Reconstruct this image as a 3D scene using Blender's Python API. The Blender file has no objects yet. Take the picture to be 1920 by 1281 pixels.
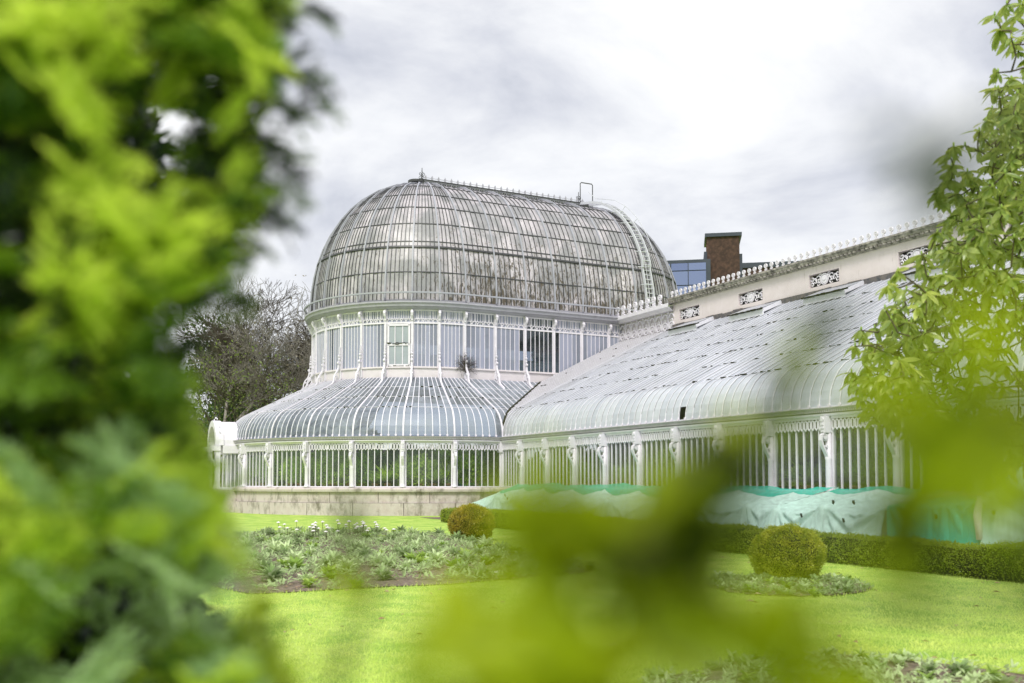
import bpy, math, random
import numpy as np
from math import sin, cos, pi, radians, sqrt
from mathutils import Vector, Matrix
random.seed(7); RNG = np.random.default_rng(11)

# ------------------------------------------------------------------ camera, world, sun, exposure
scene = bpy.context.scene
COL = scene.collection
cam_d = bpy.data.cameras.new('camera'); cam = bpy.data.objects.new('camera', cam_d); COL.objects.link(cam)
cam.location = (35.647, -17.445, 1.40)
cam.rotation_euler = (radians(90 + 3.028), 0, radians(63.359))
cam_d.sensor_width = 36.0; cam_d.lens = 34.0; cam_d.shift_y = 0.0859
cam_d.clip_start = 0.01; cam_d.clip_end = 2000
cam_d.dof.use_dof = True; cam_d.dof.focus_distance = 31.0; cam_d.dof.aperture_fstop = 2.0
scene.camera = cam

world = bpy.data.worlds.new('World'); scene.world = world; world.use_nodes = True
SUN_EL, SUN_AZ = 50.0, -38.0       # azimuth measured from +X towards +Y, the direction towards the sun
def build_world():
    nt = world.node_tree; nt.nodes.clear(); N = nt.nodes.new; L = nt.links.new
    out = N('ShaderNodeOutputWorld'); sky = N('ShaderNodeTexSky'); sky.sky_type = 'NISHITA'; sky.sun_disc = False
    sky.sun_elevation = radians(SUN_EL); sky.sun_rotation = radians(90 - SUN_AZ)
    b1 = N('ShaderNodeBackground'); b1.inputs[1].default_value = 0.12; L(sky.outputs[0], b1.inputs[0])
    tc = N('ShaderNodeTexCoord'); mp = N('ShaderNodeMapping'); mp.inputs['Scale'].default_value = (1, 1, 2.1)
    mp.inputs['Location'].default_value = (.35, .1, .2); mp.inputs['Rotation'].default_value = (0.1, .25, .3)
    L(tc.outputs['Generated'], mp.inputs[0])
    n1 = N('ShaderNodeTexNoise'); n1.inputs['Scale'].default_value = 3.1; n1.inputs['Detail'].default_value = 8
    n1.inputs['Roughness'].default_value = .56; n1.inputs['Distortion'].default_value = .35; L(mp.outputs[0], n1.inputs[0])
    r = N('ShaderNodeValToRGB'); L(n1.outputs[0], r.inputs[0]); e = r.color_ramp.elements
    e[0].position = .34; e[0].color = (.44, .46, .52, 1); e[1].position = .62; e[1].color = (.80, .805, .81, 1)
    m = e.new(.42); m.color = (.56, .575, .625, 1); m = e.new(.52); m.color = (.70, .71, .735, 1)
    b2 = N('ShaderNodeBackground'); b2.inputs[1].default_value = 1.0; L(r.outputs[0], b2.inputs[0])
    mx = N('ShaderNodeMixShader'); mx.inputs[0].default_value = .95
    L(b1.outputs[0], mx.inputs[1]); L(b2.outputs[0], mx.inputs[2]); L(mx.outputs[0], out.inputs[0])
build_world()
sun_d = bpy.data.lights.new('sun', 'SUN'); sun = bpy.data.objects.new('sun', sun_d); COL.objects.link(sun)
sun_d.energy = 2.3; sun_d.angle = radians(16); sun_d.color = (1, .965, .9)
sd = Vector((cos(radians(SUN_EL)) * cos(radians(SUN_AZ)), cos(radians(SUN_EL)) * sin(radians(SUN_AZ)), sin(radians(SUN_EL))))
sun.rotation_euler = sd.to_track_quat('Z', 'Y').to_euler(); sun.location = (30, -40, 40)
vs = scene.view_settings; vs.view_transform = 'Standard'; vs.look = 'None'; vs.exposure = 0.42; vs.gamma = 1; vs.use_curve_mapping = False
cy = scene.cycles; cy.use_denoising = True; cy.max_bounces = 7; cy.diffuse_bounces = 3; cy.glossy_bounces = 3
cy.transmission_bounces = 5; cy.transparent_max_bounces = 24; cy.caustics_reflective = False; cy.caustics_refractive = False
cy.sample_clamp_indirect = 6

# ------------------------------------------------------------------ materials
class NT:
    def __init__(s, name):
        s.m = bpy.data.materials.new(name); s.m.use_nodes = True; s.t = s.m.node_tree; s.t.nodes.clear()
        s.out = s.n('ShaderNodeOutputMaterial')
    def n(s, k, **kw):
        x = s.t.nodes.new(k)
        for a, b in kw.items(): setattr(x, a, b)
        return x
    def l(s, a, b): s.t.links.new(a, b)
    def pos(s, scale=(1, 1, 1)):
        g = s.n('ShaderNodeNewGeometry'); m = s.n('ShaderNodeMapping'); m.inputs['Scale'].default_value = scale
        s.l(g.outputs['Position'], m.inputs[0]); return m.outputs[0]
    def noise(s, scale, detail=4, rough=.55, vec=None, dist=0):
        x = s.n('ShaderNodeTexNoise'); x.inputs['Scale'].default_value = scale; x.inputs['Detail'].default_value = detail
        x.inputs['Roughness'].default_value = rough; x.inputs['Distortion'].default_value = dist
        s.l(vec if vec is not None else s.pos(), x.inputs[0]); return x.outputs[0]
    def ramp(s, f, stops):
        r = s.n('ShaderNodeValToRGB'); s.l(f, r.inputs[0]); e = r.color_ramp.elements
        e[0].position = stops[0][0]; e[0].color = c4(stops[0][1]); e[1].position = stops[-1][0]; e[1].color = c4(stops[-1][1])
        for p, c in stops[1:-1]: q = e.new(p); q.color = c4(c)
        return r.outputs[0]
    def mix(s, f, a, b, mode='MIX'):
        x = s.n('ShaderNodeMix', data_type='RGBA', blend_type=mode)
        for v, i in ((f, 0), (a, 6), (b, 7)):
            if isinstance(v, (int, float)): x.inputs[i].default_value = v
            elif isinstance(v, tuple): x.inputs[i].default_value = c4(v)
            else: s.l(v, x.inputs[i])
        return x.outputs[2]
    def math(s, op, a, b=None):
        x = s.n('ShaderNodeMath', operation=op)
        for v, i in ((a, 0), (b, 1)):
            if v is None: continue
            if isinstance(v, (int, float)): x.inputs[i].default_value = v
            else: s.l(v, x.inputs[i])
        return x.outputs[0]
    def bsdf(s, col, rough=.6, spec=.4, metal=0, bump=None, bstr=.3):
        p = s.n('ShaderNodeBsdfPrincipled'); p.inputs['Metallic'].default_value = metal
        p.inputs['Specular IOR Level'].default_value = spec
        if isinstance(rough, (int, float)): p.inputs['Roughness'].default_value = rough
        else: s.l(rough, p.inputs['Roughness'])
        if isinstance(col, tuple): p.inputs['Base Color'].default_value = c4(col)
        else: s.l(col, p.inputs['Base Color'])
        if bump is not None:
            b = s.n('ShaderNodeBump'); b.inputs['Strength'].default_value = bstr; b.inputs['Distance'].default_value = .02
            s.l(bump, b.inputs['Height']); s.l(b.outputs[0], p.inputs['Normal'])
        return p.outputs[0]
    def done(s, sh): s.l(sh, s.out.inputs[0]); return s.m
    def mixsh(s, f, a, b):
        x = s.n('ShaderNodeMixShader')
        if isinstance(f, (int, float)): x.inputs[0].default_value = f
        else: s.l(f, x.inputs[0])
        s.l(a, x.inputs[1]); s.l(b, x.inputs[2]); return x.outputs[0]
    def rnd(s): return s.n('ShaderNodeObjectInfo').outputs['Random']
    def z(s):
        g = s.n('ShaderNodeNewGeometry'); x = s.n('ShaderNodeSeparateXYZ'); s.l(g.outputs['Position'], x.inputs[0]); return x.outputs
def c4(c): return (*c, 1) if len(c) == 3 else c

def m_paint(name, col, rust=.5, dirt=.5, rough=.45):
    t = NT(name)
    f = t.noise(3.5, 6, .65); d = t.ramp(f, [(.42, (0, 0, 0)), (.72, (1, 1, 1))])
    c = t.mix(t.math('MULTIPLY', d, .45 * dirt), col, tuple(x * .45 for x in col))
    st = t.noise(6, 5, .7, t.pos((2.5, 2.5, .5))); sr = t.ramp(st, [(.66, (0, 0, 0)), (.74, (1, 1, 1))])
    c = t.mix(t.math('MULTIPLY', sr, rust), c, (.24, .12, .06))
    fl = t.ramp(t.noise(28, 4, .7), [(.63, (0, 0, 0)), (.67, (1, 1, 1))])
    c = t.mix(t.math('MULTIPLY', fl, .5 * dirt), c, (.12, .11, .10))
    return t.done(t.bsdf(c, rough, .4, 0, f, .15))
M = {}
M['white'] = m_paint('white_paint', (.80, .765, .84), .35, .5)
M['roofbar'] = m_paint('roof_bar_paint', (.77, .76, .83), .25, .6)
M['grey'] = m_paint('grey_paint', (.42, .41, .47), .3, .7)
M['greyd'] = m_paint('grey_dark_paint', (.065, .066, .07), .4, .6)
M['ladder'] = m_paint('ladder_paint', (.60, .61, .66), .2, .3)
M['rib'] = m_paint('dome_rib_paint', (.38, .385, .44), .2, .4)
M['gutter'] = m_paint('gutter_paint', (.44, .42, .44), .5, .9)
M['seam'] = m_paint('seam_grey', (.30, .31, .33), .2, 1.0)
M['dark'] = m_paint('black_iron', (.025, .025, .028), .2, .3)
M['base'] = m_paint('drum_base_paint', (.76, .70, .74), .3, .3)

def m_glass_white():
    t = NT('whitewashed_glass'); r = t.rnd()
    c = t.mix(r, (.70, .73, .81), (.82, .84, .90))
    s = t.noise(5, 7, .7, t.pos((2.5, .6, .6))); c = t.mix(t.math('MULTIPLY', t.ramp(s, [(.45, (0, 0, 0)), (.75, (1, 1, 1))]), .5), c, (.50, .54, .58))
    s2 = t.noise(22, 5, .7); c = t.mix(t.math('MULTIPLY', t.ramp(s2, [(.66, (0, 0, 0)), (.72, (1, 1, 1))]), .5), c, (.15, .15, .13))
    x = t.z()[0]; g = t.ramp(t.math('ADD', t.math('MULTIPLY', x, .2), t.math('MULTIPLY', t.noise(2.2, 5), .6)), [(.12, (1, 1, 1)), (.52, (0, 0, 0))])
    c = t.mix(t.math('MULTIPLY', g, .7), c, (.42, .38, .37))
    p = t.bsdf(c, .16, .55); tr = t.n('ShaderNodeBsdfTranslucent'); t.l(c, tr.inputs[0])
    return t.done(t.mixsh(.34, p, tr.outputs[0]))
M['gw'] = m_glass_white()

def m_glass_dome():
    t = NT('dome_glass'); r = t.rnd()
    c = t.mix(r, (.60, .56, .60), (.84, .79, .84))
    n = t.noise(1.1, 4, .5, t.pos((1, 1, .8)), .6)
    c = t.mix(t.ramp(n, [(.40, (.9,) * 3), (.62, (0, 0, 0))]), c, (.40, .40, .42))
    xyz = t.z()
    # algae: strongest low down and on the long side, streaking down from the laps
    low = t.ramp(t.math('MULTIPLY', t.math('SUBTRACT', 13.6, xyz[2]), .22), [(0, (0, 0, 0)), (1, (1, 1, 1))])
    side = t.ramp(t.math('MULTIPLY', t.math('ADD', xyz[1], 2.5), .16), [(0, (.22,) * 3), (.65, (1, 1, 1)), (1, (.8,) * 3)])
    st = t.noise(9, 7, .72, t.pos((1.4, 1.4, .3)), .4)
    a = t.math('MULTIPLY', t.math('MULTIPLY', low, side), 1.0)
    k = t.math('ADD', st, t.math('MULTIPLY', a, .22))
    mask = t.ramp(k, [(.60, (0, 0, 0)), (.68, (1, 1, 1))])
    alg = t.mix(t.noise(14, 3), (.07, .065, .03), (.20, .15, .10))
    c = t.mix(t.math('MULTIPLY', mask, .92), c, alg)
    p = t.bsdf(c, .34, .4); tr = t.n('ShaderNodeBsdfTranslucent'); t.l(c, tr.inputs[0])
    return t.done(t.mixsh(.30, p, tr.outputs[0]))
M['gd'] = m_glass_dome()

def m_clear(name, tint, dirt, dcol, refl=1.0, rough=.03):
    t = NT(name); tr = t.n('ShaderNodeBsdfTransparent'); tr.inputs[0].default_value = c4(tint)
    gl = t.n('ShaderNodeBsdfGlossy'); gl.inputs['Roughness'].default_value = rough
    fr = t.n('ShaderNodeFresnel'); gg = t.n('ShaderNodeNewGeometry'); t.l(t.math('SUBTRACT', 1.5, t.math('MULTIPLY', gg.outputs['Backfacing'], .8333)), fr.inputs[0])
    k = t.math('MINIMUM', t.math('ADD', t.math('MULTIPLY', fr.outputs[0], 1.0 * refl), .008), 1.0)
    g = t.mixsh(k, tr.outputs[0], gl.outputs[0])
    d = t.n('ShaderNodeBsdfDiffuse'); d.inputs[0].default_value = c4(dcol)
    tl = t.n('ShaderNodeBsdfTranslucent'); tl.inputs[0].default_value = c4(dcol)
    dd = t.mixsh(.5, d.outputs[0], tl.outputs[0])
    m = t.ramp(t.noise(1.6, 6, .6, None, .8), [(.35, (dirt * .4,) * 3), (.7, (min(1, dirt * 1.8),) * 3)])
    m = t.math('MULTIPLY', m, t.math('ADD', t.math('MULTIPLY', t.rnd(), 1.1), .45))
    return t.done(t.mixsh(t.math('MINIMUM', m, .9), g, dd))
M['gc'] = m_clear('clear_roof_glass', (.66, .71, .77), .24, (.66, .70, .78), 1.2, .5)
M['gwin'] = m_clear('window_glass', (.95, .97, .95), .025, (.6, .65, .63), .7)
M['gdrum'] = m_clear('drum_glass', (.70, .75, .80), 2.2, (.63, .65, .80), .9)
M['gdrumdark'] = m_clear('drum_glass_dark', (.55, .6, .68), .12, (.35, .42, .52), 1.3)
def m_simple(name, col, col2, scale=5, rough=.7, bstr=.3, spec=.3, detail=6):
    t = NT(name); f = t.noise(scale, detail, .6); c = t.mix(t.ramp(f, [(.3, (0, 0, 0)), (.7, (1, 1, 1))]), col, col2)
    return t.done(t.bsdf(c, rough, spec, 0, f, bstr))
M['casement'] = m_simple('casement_glass', (.32, .36, .39), (.38, .42, .45), 3, .2, 0, .5)

def m_stone():
    t = NT('sandstone'); r = t.rnd(); f = t.noise(4, 8, .65)
    c = t.mix(r, (.42, .35, .33), (.58, .50, .48)); c = t.mix(t.ramp(f, [(.35, (0, 0, 0)), (.65, (.8,) * 3)]), c, (.60, .55, .52))
    st = t.noise(2.5, 6, .7, t.pos((1, 1, .5))); c = t.mix(t.ramp(st, [(.5, (0, 0, 0)), (.68, (.8,) * 3)]), c, (.13, .12, .08))
    return t.done(t.bsdf(c, .85, .2, 0, f, .5))
M['stone'] = m_stone()
def m_render():
    t = NT('painted_render'); f = t.noise(2.5, 6, .6); c = t.mix(t.ramp(f, [(.35, (0, 0, 0)), (.7, (1, 1, 1))]), (.72, .64, .66), (.66, .58, .59))
    st = t.noise(5, 7, .7, t.pos((2, 2, .25))); c = t.mix(t.ramp(st, [(.6, (0, 0, 0)), (.78, (.7,) * 3)]), c, (.28, .24, .19))
    return t.done(t.bsdf(c, .8, .25, 0, f, .2))
M['render'] = m_render()
M['cornice'] = m_simple('weathered_cornice', (.52, .48, .44), (.07, .065, .06), 5.5, .85, .6)
M['lead'] = m_simple('lead_flashing', (.07, .075, .09), (.20, .17, .16), 6, .5, .5)
M['moss'] = m_simple('moss_dirt', (.012, .014, .01), (.05, .05, .02), 20, .9, .5)
M['soil'] = m_simple('bed_soil', (.07, .05, .04), (.30, .23, .19), 14, .95, 1)
M['gravel'] = m_simple('path_gravel', (.30, .27, .24), (.42, .38, .34), 20, .95, .5)
M['bark'] = m_simple('bark', (.045, .036, .028), (.12, .10, .075), 12, .9, .8)
M['twig'] = m_simple('pale_twig', (.17, .155, .13), (.28, .26, .22), 8, .9, .3)
M['mossbark'] = m_simple('mossy_bark', (.07, .07, .035), (.13, .115, .07), 8, .9, .5)
M['nearbark'] = m_simple('young_bark', (.05, .06, .02), (.11, .12, .04), 30, .7, .3)
M['terracotta'] = m_simple('terracotta', (.30, .12, .07), (.40, .2, .13), 6, .8, .2)
M['inwall'] = m_simple('interior_wall', (.16, .14, .12), (.24, .21, .18), 2, .9, .2)
M['infloor'] = m_simple('interior_floor', (.06, .055, .05), (.11, .10, .09), 3, .9, .2)
M['bench'] = m_simple('staging', (.20, .20, .19), (.30, .29, .28), 5, .8, .2)
M['cactus'] = m_simple('cactus_skin', (.16, .20, .14), (.26, .28, .20), 30, .7, .4)
M['clad'] = m_simple('dark_cladding', (.045, .055, .075), (.06, .07, .095), 1, .45, 0)
M['bldglass'] = NT('office_glass').done((lambda t: None)) if False else None
t = NT('office_glass'); M['bldglass'] = t.done(t.bsdf(t.mix(t.rnd(), (.10, .13, .30), (.18, .22, .42)), .08, 1.0))
def m_brick():
    t = NT('brown_brick'); b = t.n('ShaderNodeTexBrick'); m = t.n('ShaderNodeTexCoord')
    t.l(m.outputs['Object'], b.inputs[0]); b.inputs['Color1'].default_value = c4((.30, .13, .08)); b.inputs['Color2'].default_value = c4((.19, .085, .055))
    b.inputs['Mortar'].default_value = c4((.055, .035, .03)); b.inputs['Scale'].default_value = 1; b.inputs['Mortar Size'].default_value = .022
    b.inputs['Brick Width'].default_value = .45; b.inputs['Row Height'].default_value = .15
    c = t.mix(t.ramp(t.noise(3, 5), [(.4, (0, 0, 0)), (.7, (.5,) * 3)]), b.outputs[0], (.16, .09, .07))
    return t.done(t.bsdf(c, .85, .2))
M['brick'] = m_brick()

def m_lawn():
    t = NT('lawn'); a = t.noise(.35, 5, .6); b = t.noise(9, 6, .7); d = t.noise(60, 4, .7, t.pos((1, 1, 1)))
    c = t.mix(t.ramp(a, [(.35, (0, 0, 0)), (.65, (1, 1, 1))]), (.50, .66, .14), (.64, .78, .20))
    e_ = t.noise(1.6, 6, .65); c = t.mix(t.ramp(e_, [(.42, (.9,) * 3), (.56, (0, 0, 0))]), c, (.28, .50, .08)); h_ = t.noise(4.5, 5, .6); c = t.mix(t.ramp(h_, [(.62, (0, 0, 0)), (.74, (.6,) * 3)]), c, (.74, .78, .34))
    c = t.mix(t.ramp(b, [(.35, (.55,) * 3), (.6, (0, 0, 0))]), c, (.30, .42, .07))
    c = t.mix(t.ramp(d, [(.3, (.8,) * 3), (.55, (0, 0, 0))]), c, (.26, .38, .06))
    return t.done(t.bsdf(c, .8, .15, 0, d, .8))
M['lawn'] = m_lawn()

def m_leaf(name, a, b, trans=.45, tr=None, scale=3, rough=.4, spec=.4, back=None, rmix=.5):
    t = NT(name); f = t.math('ADD', t.math('MULTIPLY', t.noise(scale, 3), 1 - rmix), t.math('MULTIPLY', t.rnd(), rmix))
    c = t.mix(t.ramp(f, [(.3, (0, 0, 0)), (.7, (1, 1, 1))]), a, b)
    p = t.bsdf(c, rough, spec); tl = t.n('ShaderNodeBsdfTranslucent')
    c2 = t.mix(.5, c, tr if tr else tuple(min(1, x * 1.8) for x in b)); t.l(c2, tl.inputs[0])
    return t.done(t.mixsh(trans, p, tl.outputs[0]))
M['grass'] = m_leaf('grass_blade', (.50, .74, .12), (.84, .94, .26), .45, scale=2.2, rmix=.1)
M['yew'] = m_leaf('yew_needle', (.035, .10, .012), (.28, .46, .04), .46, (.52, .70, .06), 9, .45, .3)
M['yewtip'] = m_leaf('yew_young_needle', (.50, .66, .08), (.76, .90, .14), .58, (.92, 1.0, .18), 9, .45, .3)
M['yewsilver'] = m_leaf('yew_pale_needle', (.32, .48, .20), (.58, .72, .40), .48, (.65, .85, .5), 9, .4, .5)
M['yewshade'] = m_leaf('yew_shaded_needle', (.004, .014, .007), (.012, .034, .010), .15, scale=7)  # near-black needle copy: shade of the gaps put into the colour
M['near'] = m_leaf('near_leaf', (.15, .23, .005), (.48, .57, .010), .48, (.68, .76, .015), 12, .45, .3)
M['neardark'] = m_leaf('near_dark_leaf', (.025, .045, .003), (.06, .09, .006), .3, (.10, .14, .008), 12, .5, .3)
M['rhod'] = m_leaf('rhododendron_leaf', (.12, .21, .035), (.76, .80, .28), .42, (.92, .96, .25), 11, .28, .6, rmix=.3)
M['rhodst'] = m_simple('rhododendron_stem', (.06, .05, .035), (.14, .11, .07), 20, .8, .3)
M['box'] = m_leaf('box_leaf', (.09, .16, .015), (.42, .48, .06), .34, scale=14, rmix=.12)
M['ball'] = m_leaf('ball_leaf', (.17, .19, .012), (.52, .42, .06), .3, scale=7, rmix=.0)
M['ball2'] = m_leaf('ball_leaf_green', (.16, .24, .015), (.52, .52, .06), .3, scale=7, rmix=.0)
M['bed'] = m_leaf('bedding_leaf', (.20, .33, .09), (.62, .76, .40), .32, scale=9, rmix=.45)
M['bedy'] = m_leaf('bedding_young_leaf', (.20, .34, .05), (.40, .54, .12), .3, scale=9)
M['ever'] = m_leaf('evergreen_leaf', (.025, .05, .015), (.07, .12, .03), .25, scale=1.2)
M['shrub'] = m_leaf('shrub_leaf', (.10, .16, .03), (.30, .36, .09), .4, scale=1.2)
M['brown'] = m_leaf('brown_twiggy_leaf', (.18, .155, .10), (.34, .30, .22), .3, scale=1.2)
M['in'] = m_leaf('indoor_leaf', (.10, .20, .03), (.36, .52, .09), .45, (.5, .7, .12), 3)
M['inb'] = m_leaf('indoor_bright_leaf', (.22, .38, .04), (.62, .78, .16), .5, (.8, 1.0, .2), 3)
M['flower'] = m_simple('white_petal', (.85, .83, .8), (.9, .88, .86), 5, .6, 0)
M['flowerr'] = m_simple('orange_petal', (.7, .18, .05), (.8, .25, .08), 5, .6, 0)
M['deadleaf'] = m_simple('dead_leaf', (.30, .17, .09), (.55, .42, .3), 3, .8, 0)
def m_net(name, col, alpha, s=1.0):
    t = NT(name); d = t.n('ShaderNodeBsdfDiffuse'); d.inputs[0].default_value = c4(col)
    tl = t.n('ShaderNodeBsdfTranslucent'); tl.inputs[0].default_value = c4(col); tr = t.n('ShaderNodeBsdfTransparent')
    a = t.mixsh(.32, d.outputs[0], tl.outputs[0])
    f = t.ramp(t.noise(3.5, 5, .6, t.pos((1.6, 1, .5)), 1.5), [(.35, (alpha - .16,) * 3), (.65, (min(1, alpha + .12),) * 3)])
    return t.done(t.mixsh(f, tr.outputs[0], a))
M['netw'] = m_net('white_fleece', (.70, .95, .86), .88)
M['netg'] = m_net('turquoise_netting', (.08, .66, .50), .78)
M['netp'] = m_net('pale_green_fleece', (.10, .74, .58), .82)
M['post'] = m_simple('timber_post', (.42, .36, .28), (.55, .48, .38), 10, .8, .3)

# ------------------------------------------------------------------ mesh helpers
class MB:
    def __init__(s): s.v = []; s.f = []
    def add(s, vs, fs):
        o = len(s.v); s.v += [tuple(p) for p in vs]; s.f += [tuple(i + o for i in f) for f in fs]
    def box(s, c, d, R=None):
        hx, hy, hz = d[0] / 2, d[1] / 2, d[2] / 2; vs = []
        for x in (-hx, hx):
            for y in (-hy, hy):
                for z in (-hz, hz):
                    p = Vector((x, y, z))
                    if R is not None: p = R @ p
                    vs.append((c[0] + p[0], c[1] + p[1], c[2] + p[2]))
        s.add(vs, [(0, 1, 3, 2), (4, 6, 7, 5), (0, 4, 5, 1), (2, 3, 7, 6), (0, 2, 6, 4), (1, 5, 7, 3)])
    def bb(s, x0, x1, y0, y1, z0, z1): s.box(((x0 + x1) / 2, (y0 + y1) / 2, (z0 + z1) / 2), (x1 - x0, y1 - y0, z1 - z0))
    def tube(s, pts, r, n=6, cap=True):
        pts = [Vector(p) for p in pts]; m = len(pts); rs = r if isinstance(r, (list, tuple)) else [r] * m
        o = len(s.v); prev = None
        for i, p in enumerate(pts):
            d = (pts[min(i + 1, m - 1)] - pts[max(i - 1, 0)])
            if d.length < 1e-9: d = Vector((0, 0, 1))
            d.normalize()
            if prev is None:
                a = Vector((0, 0, 1)) if abs(d.z) < .9 else Vector((1, 0, 0)); u = d.cross(a).normalized()
            else:
                u = (prev - d * prev.dot(d)); u = u.normalized() if u.length > 1e-6 else d.orthogonal().normalized()
            prev = u; w = d.cross(u)
            for k in range(n):
                an = 2 * pi * k / n; q = p + (u * cos(an) + w * sin(an)) * rs[i]; s.v.append(tuple(q))
        for i in range(m - 1):
            for k in range(n):
                a = o + i * n + k; b = o + i * n + (k + 1) % n; s.f.append((a, b, b + n, a + n))
        if cap: s.f.append(tuple(o + k for k in range(n))[::-1]); s.f.append(tuple(o + (m - 1) * n + k for k in range(n)))
    def strip(s, pts, side, w, h):
        """rectangular-section sweep: side = constant sideways unit vector, w = sideways width, h = thickness"""
        pts = [Vector(p) for p in pts]; side = Vector(side).normalized(); m = len(pts); o = len(s.v)
        for i, p in enumerate(pts):
            d = (pts[min(i + 1, m - 1)] - pts[max(i - 1, 0)]).normalized(); n = side.cross(d).normalized()
            for a, b in ((-1, -1), (1, -1), (1, 1), (-1, 1)): s.v.append(tuple(p + side * (a * w / 2) + n * (b * h / 2)))
        for i in range(m - 1):
            for k in range(4):
                a = o + i * 4 + k; b = o + i * 4 + (k + 1) % 4; s.f.append((a, b, b + 4, a + 4))
        s.f.append((o, o + 1, o + 2, o + 3)[::-1]); e = o + (m - 1) * 4; s.f.append((e, e + 1, e + 2, e + 3))
    def lathe(s, prof, n=10, c=(0, 0, 0)):
        o = len(s.v)
        for r, z in prof:
            for k in range(n): a = 2 * pi * k / n; s.v.append((c[0] + r * cos(a), c[1] + r * sin(a), c[2] + z))
        for i in range(len(prof) - 1):
            for k in range(n):
                a = o + i * n + k; b = o + i * n + (k + 1) % n; s.f.append((a, b, b + n, a + n))
        s.f.append(tuple(o + k for k in range(n))[::-1]); e = o + (len(prof) - 1) * n; s.f.append(tuple(e + k for k in range(n)))
    def disc(s, c, r, th, axis, n=12, r0=0):
        """flat disc or ring of thickness th whose faces look along axis"""
        ax = Vector(axis).normalized(); u = ax.orthogonal().normalized(); w = ax.cross(u); c = Vector(c); o = len(s.v)
        for rr, t in ((r, -th / 2), (r, th / 2)) if r0 == 0 else ((r, -th / 2), (r, th / 2), (r0, th / 2), (r0, -th / 2)):
            for k in range(n): a = 2 * pi * k / n; s.v.append(tuple(c + u * (cos(a) * rr) + w * (sin(a) * rr) + ax * t))
        R = 2 if r0 == 0 else 4
        for i in range(1 if r0 == 0 else 4):
            for k in range(n):
                a = o + i * n + k; b = o + i * n + (k + 1) % n; j = n if i < R - 1 else -n * (R - 1); s.f.append((a, b, b + j, a + j))
        if r0 == 0: s.f.append(tuple(o + k for k in range(n))[::-1]); s.f.append(tuple(o + n + k for k in range(n)))
    def xform(s, Mx): s.v = [tuple(Mx @ Vector(p)) for p in s.v]; return s
    def mesh(s, name, mat, smooth=False):
        me = bpy.data.meshes.new(name); me.from_pydata(s.v, [], s.f)
        me.materials.append(mat)
        if smooth: me.polygons.foreach_set('use_smooth', [True] * len(me.polygons))
        me.update(); return me
def ob(name, me, parent=None, loc=(0, 0, 0), rz=0, kind=None, rot=None):
    o = bpy.data.objects.new(name, me); COL.objects.link(o); o.location = loc
    o.rotation_euler = rot if rot is not None else (0, 0, rz)
    if parent is not None: o.parent = parent
    if kind: o['kind'] = kind
    return o
def tag(o, label, cat, group=None):
    o['label'] = label; o['category'] = cat
    if group: o['group'] = group
    return o
def thing(name, label, cat, loc=(0, 0, 0), rz=0, group=None):
    o = bpy.data.objects.new(name, None); COL.objects.link(o); o.location = loc; o.rotation_euler = (0, 0, rz); return tag(o, label, cat, group)
def npmesh(name, V, F, mat, smooth=False):
    """V (n,3), F (m,k) int arrays"""
    me = bpy.data.meshes.new(name); V = np.asarray(V, np.float32); F = np.asarray(F, np.int32); k = F.shape[1]
    me.vertices.add(len(V)); me.vertices.foreach_set('co', V.ravel())
    me.loops.add(F.size); me.loops.foreach_set('vertex_index', F.ravel())
    me.polygons.add(len(F)); me.polygons.foreach_set('loop_start', np.arange(0, F.size, k, dtype=np.int32))
    me.materials.append(mat)
    if smooth: me.polygons.foreach_set('use_smooth', np.ones(len(F), bool))
    me.update(calc_edges=True); return me
def unit(a): return a / np.maximum(np.linalg.norm(a, axis=1, keepdims=True), 1e-9)
def leaves_np(P, D, L, W, up=None, bend=0.25):
    """pointed leaf blades: base P, direction D, length L, width W -> V,F (6 verts, 2 quads, folded on the midrib)"""
    n = len(P); D = unit(D); up = RNG.normal(size=(n, 3)) if up is None else up + RNG.normal(size=(n, 3)) * .25
    S = unit(np.cross(D, up)); N = np.cross(S, D); L = np.broadcast_to(L, (n,))[:, None]; W = np.broadcast_to(W, (n,))[:, None]
    tip = P + D * L - N * L * bend; m1 = P + D * L * .42 + N * L * .03
    V = np.stack([P, P + D * L * .33 + S * W / 2, P + D * L * .72 + S * W * .4 - N * L * bend * .5, tip,
                  P + D * L * .72 - S * W * .4 - N * L * bend * .5, P + D * L * .33 - S * W / 2], 1).reshape(-1, 3)
    o = np.arange(n)[:, None] * 6
    F = np.concatenate([o + [0, 1, 2, 3], o + [0, 3, 4, 5]], 0); return V, F
def blades_np(P, D, L, W):
    """single quad rhombus leaves"""
    n = len(P); D = unit(D); S = unit(np.cross(D, RNG.normal(size=(n, 3)))); L = np.broadcast_to(L, (n,))[:, None]; W = np.broadcast_to(W, (n,))[:, None]
    V = np.stack([P, P + D * L * .5 + S * W / 2, P + D * L, P + D * L * .5 - S * W / 2], 1).reshape(-1, 3)
    return V, np.arange(n)[:, None] * 4 + [0, 1, 2, 3]
def segs_np(A, B, ra, rb, n=4):
    """tapered prisms between A and B"""
    A = np.asarray(A, float); B = np.asarray(B, float); ra = np.asarray(ra)[:, None, None]; rb = np.asarray(rb)[:, None, None]
    d = unit(B - A); ref = np.where(np.abs(d[:, 2:3]) < .9, [[0, 0, 1.]], [[1., 0, 0]]); u = unit(np.cross(d, ref)); w = np.cross(d, u)
    an = np.arange(n) * 2 * pi / n; ring = u[:, None, :] * np.cos(an)[None, :, None] + w[:, None, :] * np.sin(an)[None, :, None]
    V = np.concatenate([A[:, None] + ring * ra, B[:, None] + ring * rb], 1).reshape(-1, 3)
    k = np.arange(n); q = np.stack([k, (k + 1) % n, (k + 1) % n + n, k + n], 1)
    F = (np.arange(len(A))[:, None, None] * 2 * n + q[None]).reshape(-1, 4); return V, F

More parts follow.
